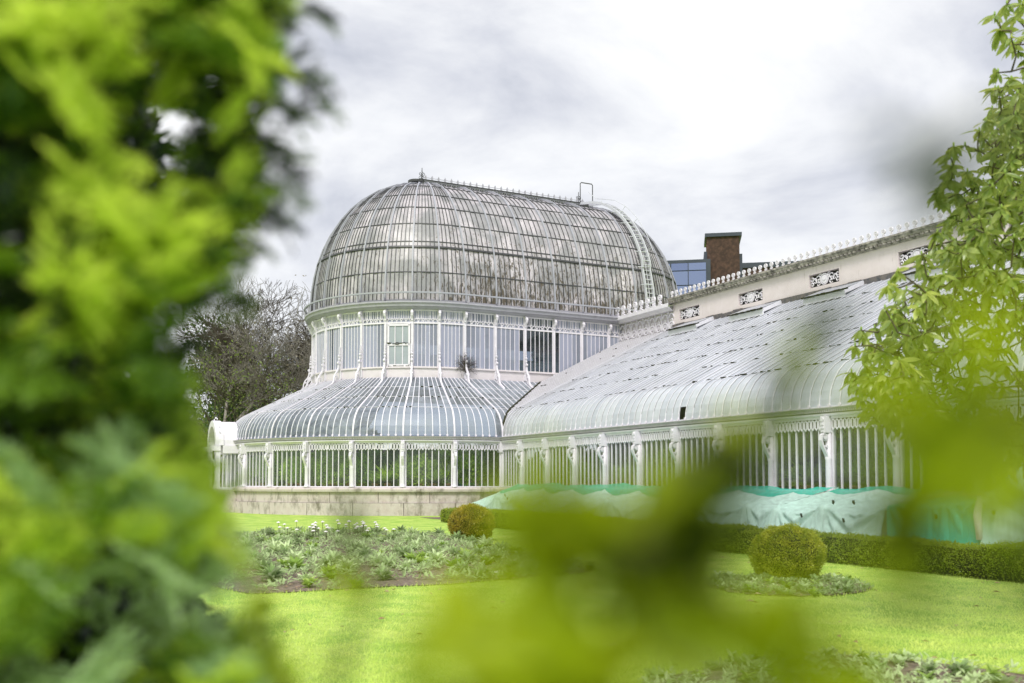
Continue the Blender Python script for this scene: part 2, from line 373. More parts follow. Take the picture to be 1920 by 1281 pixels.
# ------------------------------------------------------------------ dimensions
R = 9.18; NB = 14; DA = pi / NB          # lower tier radius, bays in the apse, bay angle
RD = 5.30; LB = 9.15; NL = 6; DL = LB / NL   # drum radius, barrel length, bays
BAY = 2.035; J1 = 1.84; NW = 13
ZS, ZE = 1.16, 3.00
YW = 8.26
CURVE = [(0, 3.17), (.015, 3.38), (.06, 3.60), (.16, 3.84), (.32, 4.08), (.54, 4.28), (.79, 4.42)]
def prof(t):
    if t >= .79: return 4.42 + .5 * (t - .79)
    for (a, b), (c, d) in zip(CURVE, CURVE[1:]):
        if t <= c: return b + (d - b) * (t - a) / (c - a)
def ppts(t0, t1, n=1):
    """profile points between t0 and t1 (curved part keeps its knots)"""
    ts = sorted(set([t0, t1] + [c[0] for c in CURVE if t0 < c[0] < t1])); return [(t, prof(t)) for t in ts]
DA0, DH, DN, DZ = 5.40, 6.70, 2.14, 9.35
def drad(z):
    u = min(max((z - DZ) / DH, 0), 1); return DA0 * (1 - u ** DN) ** (1 / DN)
DLV = [9.40, 10.67, 11.84, 12.12, 13.02, 13.92, 14.70, 15.40, 15.90]
WX = [0.0, J1] + [J1 + BAY * k for k in range(1, NW)]
XEND = WX[-1]

# ------------------------------------------------------------------ ground
def sheet(name, pts, z, mat, kind='structure'):
    mb = MB(); mb.add([(x, y, z) for x, y in pts], [tuple(range(len(pts)))]); o = ob(name, mb.mesh(name, mat)); o['kind'] = kind; return o
def blob(pts, n=10, j=.12, seed=1):
    rr = random.Random(seed); out = []
    for i in range(len(pts)):
        a, b = pts[i], pts[(i + 1) % len(pts)]
        for k in range(n):
            t = k / n; out.append((a[0] + (b[0] - a[0]) * t + rr.uniform(-j, j), a[1] + (b[1] - a[1]) * t + rr.uniform(-j, j)))
    return out
g = MB(); S = 600; n = 24
for i in range(n + 1):
    for j in range(n + 1): g.v.append((-S + 2 * S * i / n, -S + 2 * S * j / n, 0))
for i in range(n):
    for j in range(n): a = i * (n + 1) + j; g.f.append((a, a + n + 1, a + n + 2, a + 1))
o = ob('lawn', g.mesh('lawn', M['lawn'])); o['kind'] = 'structure'
BED_A = [(23.5, -15.0), (23.5, -12.2), (22.9, -9.6), (20.5, -9.0), (16.5, -8.6), (12.8, -8.0), (9.6, -10.0), (9.8, -12.2), (14, -14.5), (19, -16)]
BED_B = [(25.7 + 1.35 * cos(a) * .8 - .55 * sin(a) * .7, -8.35 + 1.35 * sin(a) * .85 + .5 * cos(a) * .4) for a in np.linspace(0, 2 * pi, 15)[:-1]]
BED_C = [(30.0, -13.6), (29.62, -12.2), (29.85, -11.55), (30.5, -11.15), (31.4, -10.9), (32.6, -11.2), (33.3, -12.6), (32.6, -14.0), (31.3, -14.4)]
for nm, b, zz in (('flower_bed_soil', BED_A, .012), ('flower_bed_soil', BED_B, .012), ('flower_bed_soil', BED_C, .012)):
    sheet(nm, blob(b, 6, .06), zz, M['soil'])
sheet('planting_strip', [(1.2, -4.1), (XEND, -4.1), (XEND, -.2), (1.2, -.2)], .008, M['soil'])
sheet('path', [(-60, -13.2), (-9.2, -13.2), (-7.4, -12.0), (-6.8, -10.4), (-11.5, -10.4), (-60, -10.4)], .006, M['gravel'])

# ------------------------------------------------------------------ PALM HOUSE
PH = thing('palm_house', 'white Victorian iron and glass palm house with long ribbed dome and lean-to wing', 'glasshouse')
def part(name, me, loc=(0, 0, 0), rz=0, parent=None, kind=None, rot=None): return ob(name, me, parent or PH, loc, rz, kind, rot)
def apse(phi, r, z=0): return (-R + r * cos(phi), -r * sin(phi), z)       # front half: phi 0..pi
# --- plinth of stone blocks
core = MB(); nseg = 56
for i in range(nseg):
    a0, a1 = pi * i / nseg, pi * (i + 1) / nseg
    for (r, z0, z1) in ((R + .0, 0, 1.0),):
        core.add([apse(a0, r, z0), apse(a1, r, z0), apse(a1, r, z1), apse(a0, r, z1)], [(0, 1, 2, 3)])
core.bb(0, XEND, .02, .3, 0, 1.0)
plinth = part('plinth', core.mesh('plinth', M['stone']))
def block(a0, a1, r0, r1, z0, z1, n=3):
    mb = MB()
    for i in range(n):
        b0, b1 = a0 + (a1 - a0) * i / n, a0 + (a1 - a0) * (i + 1) / n
        mb.add([(r * cos(b), -r * sin(b), z) for r in (r0, r1) for b in (b0, b1) for z in (z0, z1)],
               [(4, 6, 7, 5), (1, 5, 7, 3), (0, 2, 6, 4)] + ([(0, 4, 5, 1)] if i == 0 else []) + ([(2, 3, 7, 6)] if i == n - 1 else []))
    return mb
for row, (z0, z1, rr, off) in enumerate(((0, .50, R + .16, 0), (.51, .93, R + .10, .5))):
    me = block(.0012, 1.9 * DA / 2 * .52 * 2 - .0012, R + .004, rr, z0, z1).mesh('stone_block', M['stone'])
    w = 1.9 * DA / 2 * .52 * 2; k = 0; a = -w * off
    while a < pi * .72:
        if a >= -.001: part('stone_block', me, (-R, 0, 0), -a, plinth)
        a += w
    wm = MB(); wm.bb(0.01, 1.69, -(rr - R), .0, z0, z1); me = wm.mesh('stone_block', M['stone']); x = .05 - off * .85
    while x < XEND:
        if x > 0: part('stone_block', me, (x, 0, 0), 0, plinth)
        x += 1.7
cap = MB()
for i in range(nseg):
    a0, a1 = pi * i / nseg, pi * (i + 1) / nseg
    pr = [(R + .0, .94), (R + .2, .94), (R + .22, 1.0), (R + .22, 1.06), (R + .14, 1.12), (R - .1, 1.13)]
    cap.add([apse(a0, r, z) for r, z in pr] + [apse(a1, r, z) for r, z in pr], [(j, j + 6, j + 7, j + 1) for j in range(5)])
pr = [(0, .94), (-.2, .94), (-.22, 1.0), (-.22, 1.06), (-.14, 1.12), (.1, 1.13)]
cap.add([(0.2, y, z) for y, z in pr] + [(XEND, y, z) for y, z in pr], [(j, j + 6, j + 7, j + 1) for j in range(5)])
part('coping', cap.mesh('coping', M['stone']), parent=plinth)

# --- lower wall: windows, columns, brackets, frieze  (local frame: +X outward, Y along, Z up)
def spiral(c, r0, r1, a0, a1, n=12, y=0):
    return [(c[0] + (r0 + (r1 - r0) * i / n) * cos(a0 + (a1 - a0) * i / n), y, c[1] + (r0 + (r1 - r0) * i / n) * sin(a0 + (a1 - a0) * i / n)) for i in range(n + 1)]
colm = MB(); colm.lathe([(.115, 1.13), (.115, 1.17), (.085, 1.22), (.08, 1.3), (.075, 1.9), (.09, 1.95), (.075, 1.98), (.07, 2.55)], 10, (.06, 0, 0))
colm.bb(-.09, .0, -.11, .11, 1.13, 2.97); colm = colm.mesh('column', M['white'], True)
brk = MB()
brk.strip([(.10, 0, 1.95), (.13, 0, 2.03), (.20, 0, 2.14), (.27, 0, 2.26), (.31, 0, 2.38), (.29, 0, 2.49), (.21, 0, 2.545), (.14, 0, 2.50), (.13, 0, 2.42), (.17, 0, 2.37)], (0, 1, 0), .10, .045)
brk.disc((.20, 0, 2.44), .055, .12, (0, 1, 0), 10); brk.disc((.14, 0, 2.22), .035, .10, (0, 1, 0), 8)
brk.bb(.02, .10, -.03, .03, 2.0, 2.56)
brk.bb(-.02, .24, -.075, .075, 2.56, 2.965)
brk.disc((.25, 0, 2.88), .05, .04, (1, 0, 0), 10, .02); brk.disc((.25, 0, 2.88), .018, .05, (1, 0, 0), 6)
brk.box((.26, 0, 2.77), (.05, .07, .06)); brk.box((.265, 0, 2.68), (.05, .10, .05)); brk.box((.25, 0, 2.61), (.04, .06, .06))
brk = brk.mesh('bracket', M['white'])
def frieze_mesh(w, n=15):
    mb = MB(); s = w / n
    for i in range(n):
        y = -w / 2 + s * (i + .5); a = s * .44; zt, zb = 2.90, 2.62
        hexo = [(y - a, zt - .05), (y - a, zb + .06), (y, zb), (y + a, zb + .06), (y + a, zt - .05), (y, zt)]
        hexi = [(y - a * .5, zt - .06), (y - a * .5, zb + .075), (y, zb + .035), (y + a * .5, zb + .075), (y + a * .5, zt - .06), (y, zt - .035)]
        vs = [(x, p[0], p[1]) for x in (.03, .055) for p in hexo + hexi]
        fs = []
        for k in range(6):
            k2 = (k + 1) % 6
            fs += [(12 + k, 12 + k2, 18 + k2, 18 + k), (k, 6 + k, 6 + k2, k2), (k, k2, 12 + k2, 12 + k), (6 + k, 18 + k, 18 + k2, 6 + k2)]
        mb.add(vs, fs)
    mb.bb(.02, .06, -w / 2, w / 2, 2.90, 2.965)
    return mb.mesh('frieze', M['white'])
def bars_mesh(w, n=7, z0=1.13, z1=2.97):
    mb = MB()
    for i in range(n + 1):
        t = .034 if 0 < i < n else .05; y = -w / 2 + w * i / n; mb.bb(-.035, .02, y - t / 2, y + t / 2, z0 + .04, z1)
    mb.bb(-.05, .04, -w / 2, w / 2, z0, z0 + .045)
    return mb.mesh('glazing_bars', M['white'])
WB = 1.84
fr_me, ba_me = frieze_mesh(WB), bars_mesh(WB)
pn = MB(); pn.bb(-.012, -.004, -WB / 14 + .018, WB / 14 - .018, 1.18, 2.95); pane_me = pn.mesh('window_pane', M['gwin'])
def wall_bay(x, y, rz, sy=1.0, panes=True):
    """one bay of lower wall, centred at x,y"""
    b = part('glazing_bars', ba_me, (x, y, 0), rz); b.scale = (1, sy, 1)
    f = part('frieze', fr_me, (x, y, 0), rz); f.scale = (1, sy, 1)
    if panes:
        for i in range(7):
            off = sy * WB * (-.5 + (i + .5) / 7)
            p = part('window_pane', pane_me, (x - sin(rz) * off, y + cos(rz) * off, 0), rz + random.uniform(-.004, .004)); p.scale = (1, sy, 1)
for k in range(0, NB + 1):
    a = k * DA
    if 0 < a <= pi * .62 or a > 3:
        x, y, _ = apse(a, R); part('column', colm, (x, y, 0), -a); part('bracket', brk, (x, y, 0), -a)
    if k < 9:
        am = a + DA / 2; x, y, _ = apse(am, R * cos(DA / 2)); wall_bay(x, y, -am, 1.0)
jm = MB(); jm.bb(-.10, .08, -.10, .06, 1.13, 2.97); jm.bb(-.16, .12, -.16, .06, 2.55, 2.97); part('corner_post', jm.mesh('corner_post', M['white']))
for i, x in enumerate(WX):
    if i > 0: part('column', colm, (x, 0, 0), -pi / 2); part('bracket', brk, (x, 0, 0), -pi / 2)
    if i < len(WX) - 1:
        w = WX[i + 1] - x; wall_bay(x + w / 2, 0, -pi / 2, (w - .19) / WB)
# cornice and fluted gutter
cor = MB(); gut = MB(); flu = MB()
cp = [(0.0, 2.965), (.09, 2.965), (.12, 2.99), (.12, 3.03), (.06, 3.045), (-.02, 3.045)]
gp = [(.07, 3.046), (.13, 3.06), (.17, 3.14), (.19, 3.155), (.19, 3.175), (-.05, 3.178)]
for i in range(nseg):
    a0, a1 = pi * i / nseg, pi * (i + 1) / nseg
    for mb, pr in ((cor, cp), (gut, gp)):
        mb.add([apse(a0, R + r, z) for r, z in pr] + [apse(a1, R + r, z) for r, z in pr], [(j, j + 6, j + 7, j + 1) for j in range(5)])
for mb, pr in ((cor, cp), (gut, gp)):
    mb.add([(-.0, -r, z) for r, z in pr] + [(XEND, -r, z) for r, z in pr], [(j, j + 6, j + 7, j + 1) for j in range(5)])
x = .2
while x < XEND: flu.box((x, -.155, 3.10), (.028, .02, .085)); x += .07
a = .01
while a < pi * .62: p = apse(a, R + .155, 3.10); flu.box(p, (.02, .028, .085), Matrix.Rotation(-a, 3, 'Z')); a += .0076
part('cornice', cor.mesh('cornice', M['white'])); gt = part('gutter', gut.mesh('gutter', M['gutter']))
part('fluting', flu.mesh('fluting', M['gutter']), parent=gt, kind='stuff')

# --- roof panes and bars.  rows are given by t (distance in from the eave)
def curved(t0, t1, n):
    ts = [t0 + (t1 - t0) * i / n for i in range(n + 1)] if t0 > .7 else [c[0] for c in CURVE if t0 <= c[0] <= t1 + 1e-6] + ([t1] if t1 > .79 else [])
    return [(t, prof(t)) for t in ts]
def roof_pane(pts, wfun, o, thick=.008):
    """pts [(t,z)], wfun(t)->half width; local x=-t (inward), y along, relative to o=(t,z)"""
    mb = MB(); vs = []; n = len(pts)
    for t, z in pts:
        h = wfun(t)
        for y in (-h, h):
            for dz in (0, thick): vs.append((-(t - o[0]), y, z - o[1] + dz))
    fs = [(0, 2, 3, 1), ((n - 1) * 4, (n - 1) * 4 + 1, (n - 1) * 4 + 3, (n - 1) * 4 + 2)]
    for i in range(n - 1):
        a = i * 4; b = a + 4
        fs += [(a + 1, a + 3, b + 3, b + 1), (a, b, b + 2, a + 2), (a, a + 1, b + 1, b), (a + 2, b + 2, b + 3, a + 3)]
    mb.add(vs, fs); return mb
TROWS = [(0, .74), (.76, 1.76), (1.78, 2.79), (2.81, 3.86)]
NP = 7
tier_stuff = MB()
for (t0, t1) in TROWS:
    pts = curved(t0, t1, 2) if t0 > .7 else curved(0, .79, 2)[:-1] + [(t1, prof(t1))]
    o_ = (t0, prof(t0)); mb = roof_pane(pts, lambda t: (R - t) * DA / NP / 2 - .017, o_); me = mb.mesh('roof_pane', M['gc'], False)
    for k in range(NB * NP):
        a = (k + .5) * DA / NP
        if a < pi * .60:
            p = apse(a, R - t0, prof(t0)); part('roof_pane', me, p, 0, rot=(random.gauss(0, .006), random.gauss(0, .004), -a))
        else:
            Mx = Matrix.Translation(apse(a, R - t0, prof(t0))) @ Matrix.Rotation(-a, 4, 'Z')
            m2 = MB(); m2.v = list(mb.v); m2.f = list(mb.f); m2.xform(Mx); tier_stuff.add(m2.v, m2.f)
# tier strips behind the corner (straight, y>0, x from -3.83 to -y)
bars = MB(); ribs = MB(); y = 0; st = .29; k = 0
while y < 3.8:
    for (t0, t1) in TROWS:
        lo = max(t0, y + st / 2)
        if lo < t1 - .03:
            pts = [(lo, prof(lo)), (t1, prof(t1))] if lo > .7 else [(lo, prof(lo))] + [(c[0], c[1]) for c in CURVE if c[0] > lo + .01 and c[0] < t1] + [(t1, prof(t1))]
            m2 = roof_pane(pts, lambda t: st / 2 - .017, (0, 0)); m2.xform(Matrix.Translation((0, y + st / 2, 0))); tier_stuff.add(m2.v, m2.f)
    if y > 0: bars.strip([(-t, y, z + .02) for t, z in ppts(max(y, .0), 3.85)], (0, 1, 0), .030, .035)
    y += st
part('roof_pane', tier_stuff.mesh('roof_pane', M['gc']), kind='stuff')
for k in range(NB * NP + 1):
    a = k * DA / NP; main = k % NP == 0; w = .065 if main else .032
    pts = [apse(a, R - t, z + .02) for t, z in ppts(0, 3.85)]
    (ribs if main else bars).strip(pts, (-sin(a), -cos(a), 0), w, .07 if main else .035)
laps = MB(); moss = MB()
def ring_strip(mb, r, z, w, h, a0=0, a1=pi, n=84):
    for i in range(n):
        b0, b1 = a0 + (a1 - a0) * i / n, a0 + (a1 - a0) * (i + 1) / n
        vs = [apse(b, rr, zz) for b in (b0, b1) for rr, zz in ((r - w / 2, z - h / 2), (r + w / 2, z - h / 2), (r + w / 2, z + h / 2), (r - w / 2, z + h / 2))]
        mb.add(vs, [(j, (j + 1) % 4, (j + 1) % 4 + 4, j + 4) for j in range(4)])
for t0, t1 in TROWS[1:]:
    ring_strip(laps, R - t0 + .01, prof(t0) + .012, .035, .02)
    laps.box((-t0 + .01, t0 / 2, prof(t0) + .012), (.035, t0, .02))
    for _ in range(42):
        a = random.uniform(0, pi * .6); l = random.uniform(.03, .12)
        moss.box(apse(a, R - t0 + .02, prof(t0) + .025), (random.uniform(.02, .05), l, random.uniform(.02, .045)), Matrix.Rotation(-a, 3, 'Z'))
ring_strip(laps, R - .03, 3.2, .05, .05); laps.bb(0, XEND, -.0, .06, 3.178, 3.22)
# antefixes at the foot of every bar
ant = MB(); ant.disc((.02, 0, 3.235), .045, .03, (1, 0, 0), 8); ant.box((.01, 0, 3.19), (.03, .045, .05)); am = ant.mesh('antefix', M['white'])
for k in range(int(NB * NP * .6)): a = k * DA / NP; part('antefix', am, apse(a, R), -a)
# --- wing roof
WROWS = [(0, .74), (.76, 2.0), (2.02, 3.26), (3.28, 4.51), (4.53, 5.76), (5.78, 7.0), (7.02, 8.26)]
wstuff = MB(); strips = []
for i in range(len(WX) - 1):
    n = 6
    for j in range(n): strips.append((WX[i] + (WX[i + 1] - WX[i]) * j / n, WX[i] + (WX[i + 1] - WX[i]) * (j + 1) / n, j == 0))
wme = {}
cands = []
for s_i, (x0, x1, main) in enumerate(strips):
    for r_i, (t0, t1) in enumerate(WROWS): cands.append((s_i, r_i))
VENTS = [(1.5 + 4.08 * k, 3.4 + 4.08 * k) for k in range(6)]
count = 0
order = sorted(cands, key=lambda c: (c[0] > 50, c[1], -c[0]))
asobj = set(order[:300])
MISSING = strips[33][0]
for s_i, r_i in cands:
    x0, x1, _ = strips[s_i]; t0, t1 = WROWS[r_i]; w = x1 - x0
    if s_i == 36 and r_i == 0:
        m2 = roof_pane([c for c in CURVE if c[0] > .05] + [(.74, prof(.74))], lambda t: (x1 - x0) / 2 - .013, (0, 0)); m2.xform(Matrix.Translation(((x0 + x1) / 2, 0, 0)) @ Matrix.Rotation(-pi / 2, 4, 'Z')); wstuff.add(m2.v, m2.f); continue                       # the lost pane by the gutter
    key = (r_i, round(w, 3))
    if key not in wme:
        pts = curved(t0, t1, 1) if t0 > .7 else curved(0, .79, 2)[:-1] + [(t1, prof(t1))]
        mb = roof_pane(pts, lambda t: w / 2 - .013, (t0, prof(t0))); wme[key] = (mb, mb.mesh('wing_pane', M['gw']))
    mb, me = wme[key]; xm = (x0 + x1) / 2
    if (s_i, r_i) in asobj:
        part('wing_pane', me, (xm, t0, prof(t0)), 0, rot=(random.gauss(0, .003), random.gauss(0, .004), -pi / 2))
    else:
        m2 = MB(); m2.v = list(mb.v); m2.f = list(mb.f)
        m2.xform(Matrix.Translation((xm, t0, prof(t0))) @ Matrix.Rotation(-pi / 2, 4, 'Z') @ Matrix.Rotation(random.gauss(0, .004), 4, 'Y')); wstuff.add(m2.v, m2.f)
x = -.34
while x > -3.95:
    xm = x + .17
    for (t0, t1) in WROWS:
        lo = max(t0, -xm)
        if lo < t1 - .03:
            pts = [(lo, prof(lo))] + [(c[0], c[1]) for c in CURVE if lo + .01 < c[0] < t1 - .01] + [(t1, prof(t1))]
            m2 = roof_pane(pts, lambda t: .157, (0, 0)); m2.xform(Matrix.Translation((xm, 0, 0)) @ Matrix.Rotation(-pi / 2, 4, 'Z')); wstuff.add(m2.v, m2.f)
    bars.strip([(x, t, z + .012) for t, z in ppts(max(-x, .0), 8.26)], (1, 0, 0), .026, .03)
    x -= .34
part('wing_pane', wstuff.mesh('wing_pane', M['gw']), kind='stuff')
for s_i, (x0, x1, main) in enumerate(strips):
    bars.strip([(x0, t, z + .012) for t, z in ppts(0, 8.24)], (1, 0, 0), .034 if main else .024, .04 if main else .03)
    if x0 > .2: part('antefix', am, (x0, 0, 0), -pi / 2)
for t0, t1 in WROWS[1:]:
    x = -t0 if t0 < 3.8 else -3.8
    dens = 1.0 if t0 < 5 else .6
    while x < XEND:
        if random.random() < .30 * dens:
            l = random.uniform(.03, .16); moss.box((x, t0 - .015 + random.gauss(0, .008), prof(t0) + .018), (l, random.uniform(.02, .055), random.uniform(.015, .045)), Matrix.Rotation(random.gauss(0, .25), 3, 'Z'))
        x += random.uniform(.06, .3)
wl_ = MB()  # broken dark grey strips along the pane laps
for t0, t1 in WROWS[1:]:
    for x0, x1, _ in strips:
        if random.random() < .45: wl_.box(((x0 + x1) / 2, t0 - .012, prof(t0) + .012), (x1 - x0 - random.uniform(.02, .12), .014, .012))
part('dark_lap_line', wl_.mesh('lap_line', M['greyd']), kind='stuff')
# thin grey lines beside the bars, mostly along one side of each
seam = MB()
for s_i, (x0, x1, main) in enumerate(strips):
    for (t0, t1) in WROWS:
        e0 = t0 + random.uniform(0, .05)
        seam.strip([(x0 + .022, q, z + .012) for q, z in ppts(e0, t1)], (1, 0, 0), .016, .010)
        if random.random() < .15: seam.strip([(x0 - .020, q, z + .012) for q, z in ppts(e0, t0 + random.uniform(.3, 1.2) if t0 > .7 else t1)], (1, 0, 0), .010, .010)
part('moss', moss.mesh('moss', M['moss']), kind='stuff'); part('seam_lines', seam.mesh('seam_lines', M['seam']), kind='stuff')
part('roof_bars', bars.mesh('roof_bars', M['roofbar'])); part('roof_ribs', ribs.mesh('roof_ribs', M['white'])); part('lap_bars', laps.mesh('lap_bars', M['roofbar']))
vg = MB(); vg.strip([(-t, t, z + .045) for t, z in ppts(0, 3.85)], (.7071, .7071, 0), .09, .03)
part('valley_gutter', vg.mesh('valley_gutter', M['moss']))
# raised roof vents
for i, (x0, x1) in enumerate(VENTS):
    vm = MB(); t0, t1 = 7.30, 8.20; z0 = prof(t0)
    fr = [(t0, z0 + .05), (t0, z0 + .24), (t1, prof(t1) + .05)]
    for xx in (x0, x1): vm.strip([(xx, t0, z0 + .17), (xx, t1, prof(t1) + .09)], (1, 0, 0), .05, .14)
    vm.bb(x0 - .03, x1 + .03, t0 - .03, t0 + .02, z0 - .02, z0 + .20)
    v = part('roof_vent', vm.mesh('roof_vent', M['roofbar']))
    n = 6
    for j in range(n):
        a, b = x0 + (x1 - x0) * j / n + .015, x0 + (x1 - x0) * (j + 1) / n - .015; q = MB()
        q.add([(a, t0 - .1, z0 + .235), (b, t0 - .1, z0 + .235), (b, t1, prof(t1) + .165), (a, t1, prof(t1) + .165), (a, t0 - .1, z0 + .245), (b, t0 - .1, z0 + .245), (b, t1, prof(t1) + .175), (a, t1, prof(t1) + .175)],
              [(0, 3, 2, 1), (4, 5, 6, 7), (0, 1, 5, 4), (1, 2, 6, 5), (2, 3, 7, 6), (3, 0, 4, 7)]); part('vent_pane', q.mesh('vent_pane', M['gw']), parent=v)
    q = MB(); x = x0 - .05
    while x < x1 + .05:
        l = random.uniform(.08, .3); q.box((x + l / 2, t0 - .10, z0 + .225), (l, .05, random.uniform(.03, .07))); x += l * 1.05
    q.bb(x0 - .1, x1, t0 - .18, t0 - .14, z0 - .085, z0 - .055)
    part('vent_moss', q.mesh('vent_moss', M['moss']), parent=v)

# --- drum
drum = MB(); zb = 5.95
def stadium(r, n=28):
    """open outline: front apse from pi..0 then side, back apse"""
    out = [(-R + r * cos(a), -r * sin(a)) for a in np.linspace(pi, 0, n * 2)]
    out += [(-R + r, LB * i / NL) for i in range(1, NL)]
    out += [(-R + r * cos(a), LB + r * sin(a)) for a in np.linspace(0, pi, n * 2)]
    return out
def stad_sweep(mb, prs, close=True, n=28):
    rings = [stadium(1.0, n)] ; outs = [[(x, y, z) for x, y in stadium(r, n)] for r, z in prs]; m = len(outs[0]); o = len(mb.v)
    for o_ in outs: mb.v += o_
    for i in range(len(prs) - 1):
        for k in range(m if close else m - 1):
            a = o + i * m + k; b = o + i * m + (k + 1) % m; mb.f.append((a, b, b + m, a + m))
stad_sweep(drum, [(RD - .02, 5.7), (RD + .02, 6.36), (RD + .08, 6.38), (RD + .08, 6.45), (RD - .06, 6.46)])
part('drum_base', drum.mesh('drum_base', M['base']))
dc = MB(); stad_sweep(dc, [(RD - .02, 8.99), (RD + .12, 9.0), (RD + .20, 9.06), (RD + .34, 9.10), (RD + .36, 9.20), (RD + .42, 9.24), (RD + .42, 9.31), (RD + .1, 9.33), (DA0 - .1, 9.36)])
part('drum_cornice', dc.mesh('drum_cornice', M['grey']))
tr = MB(); stad_sweep(tr, [(RD - .03, 8.36), (RD + .03, 8.36), (RD + .03, 8.43), (RD - .03, 8.43), (RD - .03, 8.36)]); part('transom', tr.mesh('transom', M['white']))
gr_ = MB(); stad_sweep(gr_, [(RD + .37, 9.655), (RD + .45, 9.655), (RD + .45, 9.72), (RD + .37, 9.72), (RD + .37, 9.655)]); rail = part('gallery_rail', gr_.mesh('gallery_rail', M['rib']))
dcol = MB(); dcol.bb(-.06, .07, -.05, .05, 6.0, 9.0); dcol = dcol.mesh('drum_column', M['white'])
dbr = MB(); dbr.strip([(.08, 0, 8.5), (.12, 0, 8.6), (.2, 0, 8.7), (.24, 0, 8.82), (.2, 0, 8.92), (.13, 0, 8.92), (.11, 0, 8.85), (.15, 0, 8.81)], (0, 1, 0), .10, .045)
dbr.disc((.16, 0, 8.85), .05, .12, (0, 1, 0), 8); dbr.bb(.02, .12, -.04, .04, 8.5, 8.99); dbr = dbr.mesh('drum_bracket', M['white'])
# baroque scroll console standing on the tier roof (local: +x outward)
con = MB()
main = [(.95, 0, 5.47), (.82, 0, 5.58), (.66, 0, 5.66), (.52, 0, 5.74), (.44, 0, 5.88), (.42, 0, 6.04), (.36, 0, 6.2), (.25, 0, 6.33), (.18, 0, 6.47), (.17, 0, 6.62)]
con.strip(main, (0, 1, 0), .08, .06)
con.tube(spiral((.30, 6.02), .16, .03, -1.4, 4.8, 14), .028, 5); con.tube(spiral((.22, 5.86), .13, .03, 1.9, 7.8, 12), .026, 5); con.tube(spiral((.52, 5.56), .09, .02, .5, 5.5, 9), .024, 5)
con.disc((.17, 0, 6.72), .07, .09, (0, 1, 0), 9); con.disc((.12, 0, 6.89), .045, .08, (0, 1, 0), 8); con.disc((.12, 0, 7.03), .055, .08, (0, 1, 0), 8)
con.disc((.11, 0, 7.16), .035, .06, (0, 1, 0), 7); con.disc((.11, 0, 7.27), .03, .05, (0, 1, 0), 7); con.box((.11, 0, 7.38), (.04, .04, .12))
con.disc((.36, 0, 6.12), .05, .14, (0, 1, 0), 7)
con.strip([(.16, 0, 6.55), (.13, 0, 6.9), (.12, 0, 7.4)], (0, 1, 0), .03, .03); con.strip([(.5, 0, 5.60), (.34, 0, 5.86), (.26, 0, 6.0)], (0, 1, 0), .03, .05); con = con.mesh('scroll_console', M['white'])
rp = MB(); rp.bb(.37, .43, -.03, .03, 9.32, 9.66); rp.strip([(.40, 0, 9.34), (.2, 0, 9.42), (.1, 0, 9.42)], (0, 1, 0), .05, .04); rp = rp.mesh('rail_post', M['grey'])
def dfrieze(w):
    mb = MB(); n = 10; s = w / n
    for i in range(n + 1): y = -w / 2 + s * i; mb.bb(.0, .035, y - .014, y + .014, 8.58, 8.99)
    for i in range(n // 2):
        c = -w / 2 + s * (2 * i + 1)
        mb.strip([(.02, c + s * .92 * cos(a), 8.44 + .13 * sin(a)) for a in np.linspace(0, pi, 7)], (1, 0, 0), .04, .03)
    mb.bb(-.0, .04, -w / 2, w / 2, 8.565, 8.59); mb.bb(-.0, .04, -w / 2, w / 2, 8.93, 8.99)
    return mb.mesh('drum_frieze', M['white'])
def dbars(w, n=6):
    mb = MB()
    for i in range(n + 1): y = -w / 2 + w * i / n; mb.bb(-.02, .02, y - .014, y + .014, 6.45, 8.98)
    return mb.mesh('drum_bars', M['white'])
wa = 2 * RD * sin(DA / 2) - .14; wl = DL - .14
dfa, dba = dfrieze(wa), dbars(wa); dfl, dbl = dfrieze(wl), dbars(wl)
def dpane(w, z0, z1, mat, name='drum_pane'): mb = MB(); mb.bb(-.008, .0, -w / 2, w / 2, z0, z1); return mb.mesh(name, mat)
pa = [dpane(wa / 6 - .02, 6.47, 8.35, M[m]) for m in ('gdrum', 'gdrumdark')]; pa_t = [dpane(wa - .02, 8.44, 8.98, M[m], 'fanlight') for m in ('gdrum', 'gdrumdark')]
pl = [dpane(wl / 6 - .02, 6.47, 8.35, M[m]) for m in ('gdrum', 'gdrumdark')]; pl_t = [dpane(wl - .02, 8.44, 8.98, M[m], 'fanlight') for m in ('gdrum', 'gdrumdark')]
case = MB(); W_ = wa
for y in (-W_ / 2 + .05, W_ / 2 - .05): case.bb(-.02, .07, y - .045, y + .045, 6.45, 8.36)
for z in (6.50, 8.30, 7.42): case.bb(-.02, .07, -W_ / 2 + .03, W_ / 2 - .03, z - .045, z + .045)
for y in (-.17, .17): case.bb(-.02, .055, y - .02, y + .02, 6.5, 8.3)
case = case.mesh('casement', M['white']); cdirt = MB()
for z in (7.48, 6.46):
    for _ in range(14): y = random.uniform(-.45, .45); cdirt.box((.085, y, z + random.gauss(0, .015)), (.02, random.uniform(.04, .16), random.uniform(.015, .04)))
cdirt = cdirt.mesh('casement_dirt', M['moss'])
sides = []
for k in range(-1, NB + 1): sides.append(('a', k))
def bay_frame(kind, k):
    if kind == 'a': am = (k + .5) * DA; return (-R + RD * cos(DA / 2) * cos(am), -RD * cos(DA / 2) * sin(am), -am)
    if kind == 's': return (-R + RD, (k + .5) * DL, 0.0)
    am = (k + .5) * DA; return (-R + RD * cos(DA / 2) * cos(am), LB + RD * cos(DA / 2) * sin(am), am)
def post_frame(kind, k):
    if kind == 'a': a = k * DA; return (-R + RD * cos(a), -RD * sin(a), -a)
    if kind == 's': return (-R + RD, k * DL, 0.0)
    a = k * DA; return (-R + RD * cos(a), LB + RD * sin(a), a)
